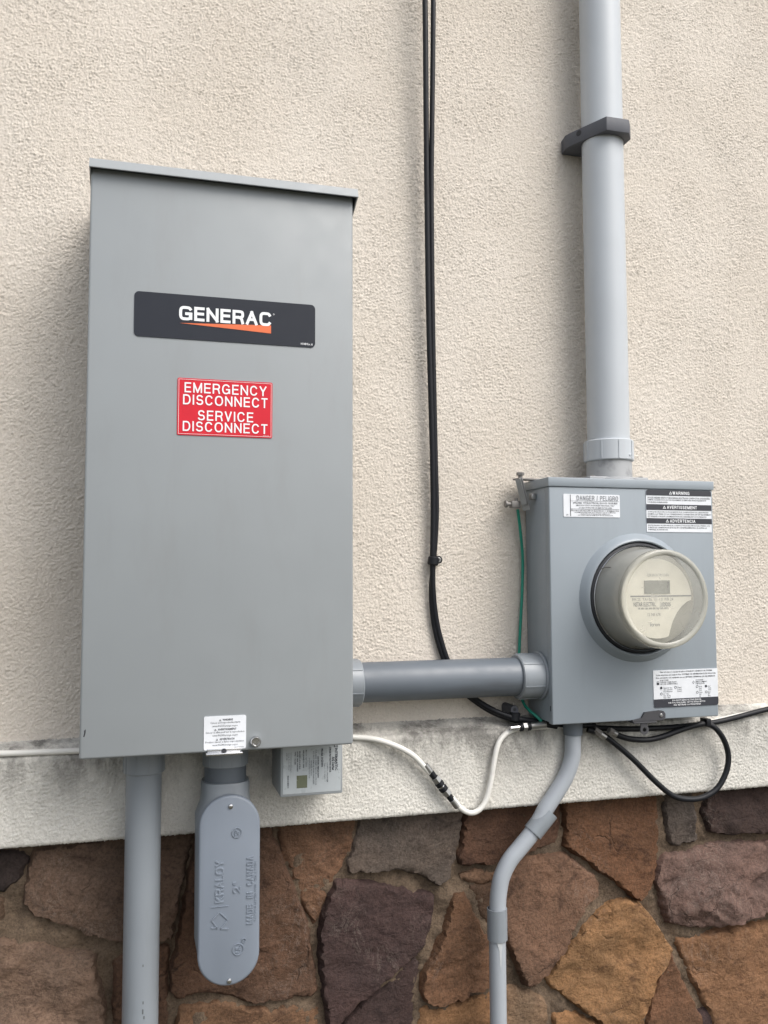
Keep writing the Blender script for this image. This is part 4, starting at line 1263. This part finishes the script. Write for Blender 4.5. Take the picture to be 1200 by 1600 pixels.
# ------------------------------------------------------------------ lower right conduit with two bends
def pth(pl): return [B(a, b, y) for a, b, y in pl]
DYY = -.054
lc = thing('conduit', (vx(776,1550,DYY), DYY, .05), 'thin grey plastic pipe with two bends and couplings below the meter box', 'conduit', 'plastic conduits')
pr = (vx(907.5,1170,DYY)-vx(884,1170,DYY))/2*.97
ptop = B(895,1135,DYY)
path = [Vector((ptop.x, DYY, mbz+.002))]+pth([(895,1160,DYY),(893.5,1185,DYY),(884,1213,DYY),(868,1240,DYY),(853,1263,DYY),(843,1282,DYY),(829,1304,DYY),(812,1325,DYY),(796,1345,DYY),(784,1370,DYY),(779,1396,DYY),(777.5,1420,DYY),(777,1450,DYY)])
bm = NB(); tube(bm, spline(path, 10), pr, 28)
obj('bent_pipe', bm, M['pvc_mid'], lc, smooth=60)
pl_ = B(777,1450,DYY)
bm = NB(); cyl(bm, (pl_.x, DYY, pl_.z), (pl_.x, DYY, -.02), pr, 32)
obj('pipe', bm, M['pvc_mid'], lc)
def sleeve(a, b, r, mat):
    a, b = Vector(a), Vector(b)
    bm = NB(); L = (b-a).length
    lathe(bm, a, b-a, [(0, r*.9), (0, r), (L*.1, r*1.0), (L*.9, r), (L, r), (L, r*.9)], 36, False)
    return obj('coupling', bm, mat, lc)
sleeve(B(858,1268,DYY), B(832,1301,DYY), pr*1.2, M['pvc'])
q0, q1 = B(777.5,1419,DYY), B(777.5,1467,DYY)
sleeve((pl_.x, DYY, q0.z), (pl_.x, DYY, q1.z), pr*1.2, M['pvc'])
bm = NB(); lathe(bm, (ptop.x, DYY, B(895,1148,DYY).z), (0, 0, 1), [(0, pr*1.05), (.0005, pr*1.18), (mbz-B(895,1148,DYY).z+.001, pr*1.22)], 36)
obj('hub_nut', bm, M['pvc_dark'], lc)
g_ = [(pl_.x+x*pr, q1.z+z) for x, z in ((-.5, 0), (.25, 0), (.22, -.008), (.12, -.014), (.06, -.032), (-.02, -.042), (-.1, -.032), (-.18, -.012))]
bm = NB(); prism_y(bm, g_, DYY-pr*1.02, DYY-pr*.75)
obj('cement_drip', bm, plain('dried_cement', (.47, .49, .50), .3), lc, smooth=0)

# ------------------------------------------------------------------ cables
def cable(name, pl, r, mat, label, cat='cable', group=None, n=12, seg=12):
    pts = spline(pth(pl), n)
    bm = NB(); tube(bm, pts, r, seg)
    b_ = min(pts, key=lambda p: p.z)
    o = obj(name, bm, mat, None, b_, smooth=60)
    return tag(o, label, cat, group)
WR = .0042
cable('coaxial_cable', [(-260,1183,-.037),(0,1177.5,-.037),(60,1175.5,-.037),(125,1173,-.037),(240,1167,-.035),(360,1158,-.031),(480,1151,-.033),(553,1152,-.040),(590,1156,-.047),(622,1167,-.050),(645,1180,-.051),(662,1197,-.052),(672,1208,-.052)], WR, M['white_cable'],
      'white cable from the ledge left of the cabinet to the metal coupler', group='white coaxial cables')
cable('coaxial_cable', [(706,1246,-.052),(716,1259,-.052),(726,1267,-.052),(738,1270,-.052),(750,1264,-.052),(759,1250,-.051),(766,1225,-.050),(771,1195,-.049),(776,1170,-.048),(783,1154,-.046),(795,1143.5,-.044),(812,1138.5,-.041),(850,1136,-.036),(920,1136,-.034),(1000,1137,-.034),(1060,1135,-.034),(1105,1129,-.036),(1150,1119,-.037),(1200,1110,-.037),(1300,1096,-.037)], WR, M['white_cable'],
      'white cable looping up from the metal coupler and running right behind the meter box', group='white coaxial cables')
# coupler
a, b = B(664,1195,-.052), B(715,1261,-.052)
dv_ = (b-a); Lc = dv_.length; dn = dv_.normalized()
cp = thing('cable_coupler', b, 'steel and black barrel coupler joining the two white cable ends', 'cable coupler')
def cseg(name, t0, t1, r, mat, seg=24, ch=.0006):
    bm = NB(); cyl(bm, a+dv_*t0, a+dv_*t1, r, seg, ch); return obj(name, bm, mat, cp, smooth=25)
cseg('ferrule', 0, .17, .0050, M['steel']); cseg('ferrule', .83, 1, .0050, M['steel'])
cseg('sleeve', .17, .30, .0049, M['black']); cseg('sleeve', .71, .83, .0049, M['black'])
cseg('nut', .30, .405, .0066, M['steel'], 6); cseg('nut', .60, .71, .0066, M['steel'], 6)
cseg('seal', .405, .49, .0068, M['black']); cseg('seal', .52, .60, .0068, M['black'])
cseg('barrel', .48, .53, .0050, M['bright'])

BRr = .0045
cable('black_cable', [(640,-1500,-.040),(650,-700,-.040),(659,-200,-.039),(664,0,-.036),(665.5,150,-.031),(667,300,-.026),(670,500,-.021),(675.5,700,-.017),(677,800,-.014),(676,872,-.013),(676.5,920,-.011),(681,965,-.009),(690,1005,-.0085),(703,1040,-.0085),(724,1075,-.012),(748,1096,-.020),(776,1112,-.032),(805,1122,-.038),(835,1127,-.040),(880,1132,-.042),(930,1134,-.042)], BRr, M['black'],
      'left one of two black cables hanging down the stucco, passing behind the horizontal pipe', group='black hanging cables')
cable('black_cable', [(660,-1500,-.040),(668,-700,-.040),(676,-200,-.037),(677,0,-.034),(675.5,150,-.030),(674,300,-.025),(676,500,-.020),(680,700,-.016),(682,800,-.013),(678,872,-.011),(674,920,-.0085),(676.5,965,-.0065),(685,1005,-.0065),(698,1040,-.0065),(719,1075,-.010),(744,1097,-.016),(772,1114,-.027),(803,1125,-.034),(835,1131,-.036),(870,1135,-.038)], BRr*.92, M['black'],
      'right one of two black cables hanging down the stucco, passing behind the horizontal pipe', group='black hanging cables')
cable('black_cable', [(957,1144,-.060),(966,1149,-.060),(985,1154.5,-.060),(1011,1156,-.060),(1035,1151,-.060),(1062,1141,-.058),(1085,1134,-.056),(1103,1131,-.056),(1118,1138,-.058),(1131,1156,-.058),(1138,1180,-.058),(1135,1205,-.058),(1122,1230,-.058),(1103,1244,-.058),(1080,1249,-.058),(1053,1244,-.058),(1025,1222,-.058),(990,1187,-.057),(962,1163,-.055),(940,1147,-.053),(918,1140,-.050)], BRr*1.02, M['black'],
      'black cable tied in a round loop below the meter box')
cable('black_cable', [(925,1137,-.040),(980,1139,-.042),(1040,1137,-.044),(1085,1133,-.046),(1120,1128,-.046),(1150,1121,-.045),(1200,1108,-.043),(1300,1085,-.043)], BRr, M['black'],
      'black cable running off to the right from under the meter box')
cable('ground_wire', [(809,796,-.024),(813,830,-.016),(816.5,870,-.010),(816,920,-.009),(814,960,-.009),(812,1000,-.008),(811,1040,-.0075),(812,1075,-.010),(818,1098,-.022),(827,1110,-.036),(838,1119,-.046),(846,1127,-.050)], .0024, M['green'],
      'thin green wire down the left side of the meter box', 'wire')
# ground block with F connectors under the meter box
gb0, gb1 = B(797,1138,-.050), B(870,1130,-.050)
gd = (gb1-gb0); gl = gd.length; gn = gd.normalized()
gbk = thing('ground_block', gb0, 'metal cable connector with black rings at the lower left corner of the meter box', 'cable connector')
def gseg(name, p, q_, r, mat, seg=24, par=None):
    bm = NB(); cyl(bm, gb0+gn*p, gb0+gn*q_, r, seg, .0004); return obj(name, bm, mat, par or gbk, smooth=25)
gseg('connector_tip', 0, .016, .0042, M['bright']); gseg('seal', .016, .021, .0064, M['black']); gseg('nut', .021, .028, .0068, M['steel'], 6); gseg('seal', .028, .034, .0066, M['black']); gseg('barrel', .034, .06, .0052, M['steel'])
ga_, gb_ = B(927,1141,-.052), B(945,1149,-.054)
for nm, p, q_, lab in (('cable_connector', (928,1140,-.0515), (946,1152,-.0535), 'small steel connector at the left end of the black cable loop'), ('cable_connector', (951,1141,-.060), (963,1147.5,-.060), 'grey sleeve connector at the start of the black cable loop')):
    p, q_ = B(*p), B(*q_); d_ = q_-p
    t_ = thing(nm, p, lab, 'cable connector', 'connectors on the loop')
    bm = NB(); cyl(bm, p, p+d_*.55, .0060, 6, .0005); obj('nut', bm, M['rust'], t_, smooth=25)
    bm = NB(); cyl(bm, p+d_*.5, p+d_, .0054, 20, .0005); obj('sleeve', bm, M['steel'], t_, smooth=25)
# tie on the loop
c = B(1104,1130,-.056)
bm = NB(); box(bm, c.x-.0045, c.x+.0045, c.y-.007, c.y+.012, c.z-.004, c.z+.008, .0015)
o = obj('cable_tie', bm, M['black'], None, c); tag(o, 'black tie bunching the loop under the right corner of the meter box', 'cable tie')
# cable clips
def clip(px, py, y, label, flip, screw):
    c = B(px, py, y)
    t_ = thing('cable_clip', c, label, 'cable clip', 'black cable clips')
    bm = NB(); cyl(bm, c+Vector((-.001, .000, -.006)), c+Vector((.001, 0, .007)), .0088, 24, .0015)
    cl_ = obj('saddle', bm, M['black'], t_)
    e = c+Vector((.0115*flip[0], .003, .0115*flip[1]))
    n_ = Vector((e.x-c.x, 0, e.z-c.z)).normalized(); p_ = Vector((-n_.z, 0, n_.x))
    bm = NB(); pts = []
    for k in range(13):
        an = math.pi*(k/12)-math.pi/2
        pts.append(e+n_*(.0062*math.cos(an))+p_*(.0062*math.sin(an)))
    pts += [c+p_*.0062, c-p_*.0062]
    prism_y(bm, [(p.x, p.z) for p in pts], y-.002, -.001)
    obj('ear', bm, M['clamp'] if not screw else M['black'], t_, smooth=30)
    bm = NB()
    if screw:
        lathe(bm, (e.x, y-.0015, e.z), (0, -1, 0), [(0, .0042), (.001, .0042), (.0022, .0028), (.0022, .0001)], 18)
        so = obj('screw', bm, M['steel'], t_)
        bm = NB()
        for ax in ((1, 0), (0, 1)):
            obox(bm, (e.x, y-.0037, e.z), (1, 0, 0), (0, 1, 0), (0, 0, 1), .0021 if ax[0] else .0005, .0003, .0021 if ax[1] else .0005)
        obj('cross_slot', bm, M['dark'], so, smooth=0)
    else:
        lathe(bm, (e.x, y-.0018, e.z), (0, -1, 0), [(0, .0026), (.0004, .0026), (.0004, .0001)], 16)
        obj('nail_hole', bm, M['dark'], t_)
clip(677, 877, -.013, 'black clip with a steel screw holding the hanging cables to the stucco', (.72, .2), True)
clip(804, 1120, -.036, 'black clip with an empty hole below the horizontal pipe', (-.05, 1.0), False)

# ------------------------------------------------------------------ bracket and lug at the upper left corner of the meter box
bk_ = thing('ground_clamp', B(808,790,-.03), 'tarnished steel clamp bolted on the upper left corner of the meter box', 'ground clamp')
p0, p1 = B(811,748,-.030), B(823,797,-.034)
d_ = (p1-p0); ax = d_.normalized(); sx = Vector((0.75, -.66, 0)); sx = (sx-ax*sx.dot(ax)).normalized(); nn = ax.cross(sx)
bm = NB(); obox(bm, (p0+p1)/2, ax, sx, nn, d_.length/2, .0052, .0013, .0004)
obox(bm, (p0+p1)/2+nn*.006+ax*-.004, ax, sx, nn, d_.length/2*.8, .004, .0013, .0004)
obj('bracket', bm, M['steel'], bk_, smooth=30)
bm = NB(); c = B(815,750,-.026); obox(bm, (c.x+.012, c.y+.004, lt+.003), (1, .15, 0), (-.15, 1, 0), (0, 0, 1), .022, .009, .0012, .0004)
obj('top_plate', bm, M['rust'], bk_, smooth=30)
c = B(813,743,-.030)
bm = NB(); cyl(bm, (c.x, c.y, c.z-.008), (c.x, c.y, c.z+.003), .0035, 16); cyl(bm, (c.x, c.y, c.z), (c.x, c.y, c.z+.005), .0062, 6, .0006)
obj('bolt', bm, M['rust'], bk_, smooth=25)
c = B(803,787,-.026)
bm = NB(); box(bm, c.x-.006, c.x+.009, c.y-.006, c.y+.006, c.z-.007, c.z+.004, .001); cyl(bm, (c.x-.016, c.y-.002, c.z-.001), (c.x-.005, c.y-.001, c.z-.001), .0032, 14, .0004); cyl(bm, (c.x-.0165, c.y-.002, c.z-.001), (c.x-.0125, c.y-.002, c.z-.001), .0055, 14, .0006)
cyl(bm, (c.x+.004, c.y, c.z+.003), (c.x+.004, c.y, c.z+.009), .003, 12)
obj('lug', bm, M['rust'], bk_, smooth=30)
c = B(824,776,-.04)
bm = NB(); box(bm, mlx-.007, mlx+.001, c.y-.006, c.y+.006, c.z-.005, c.z+.005, .001)
obj('set_screw', bm, M['steel'], bk_, smooth=30)
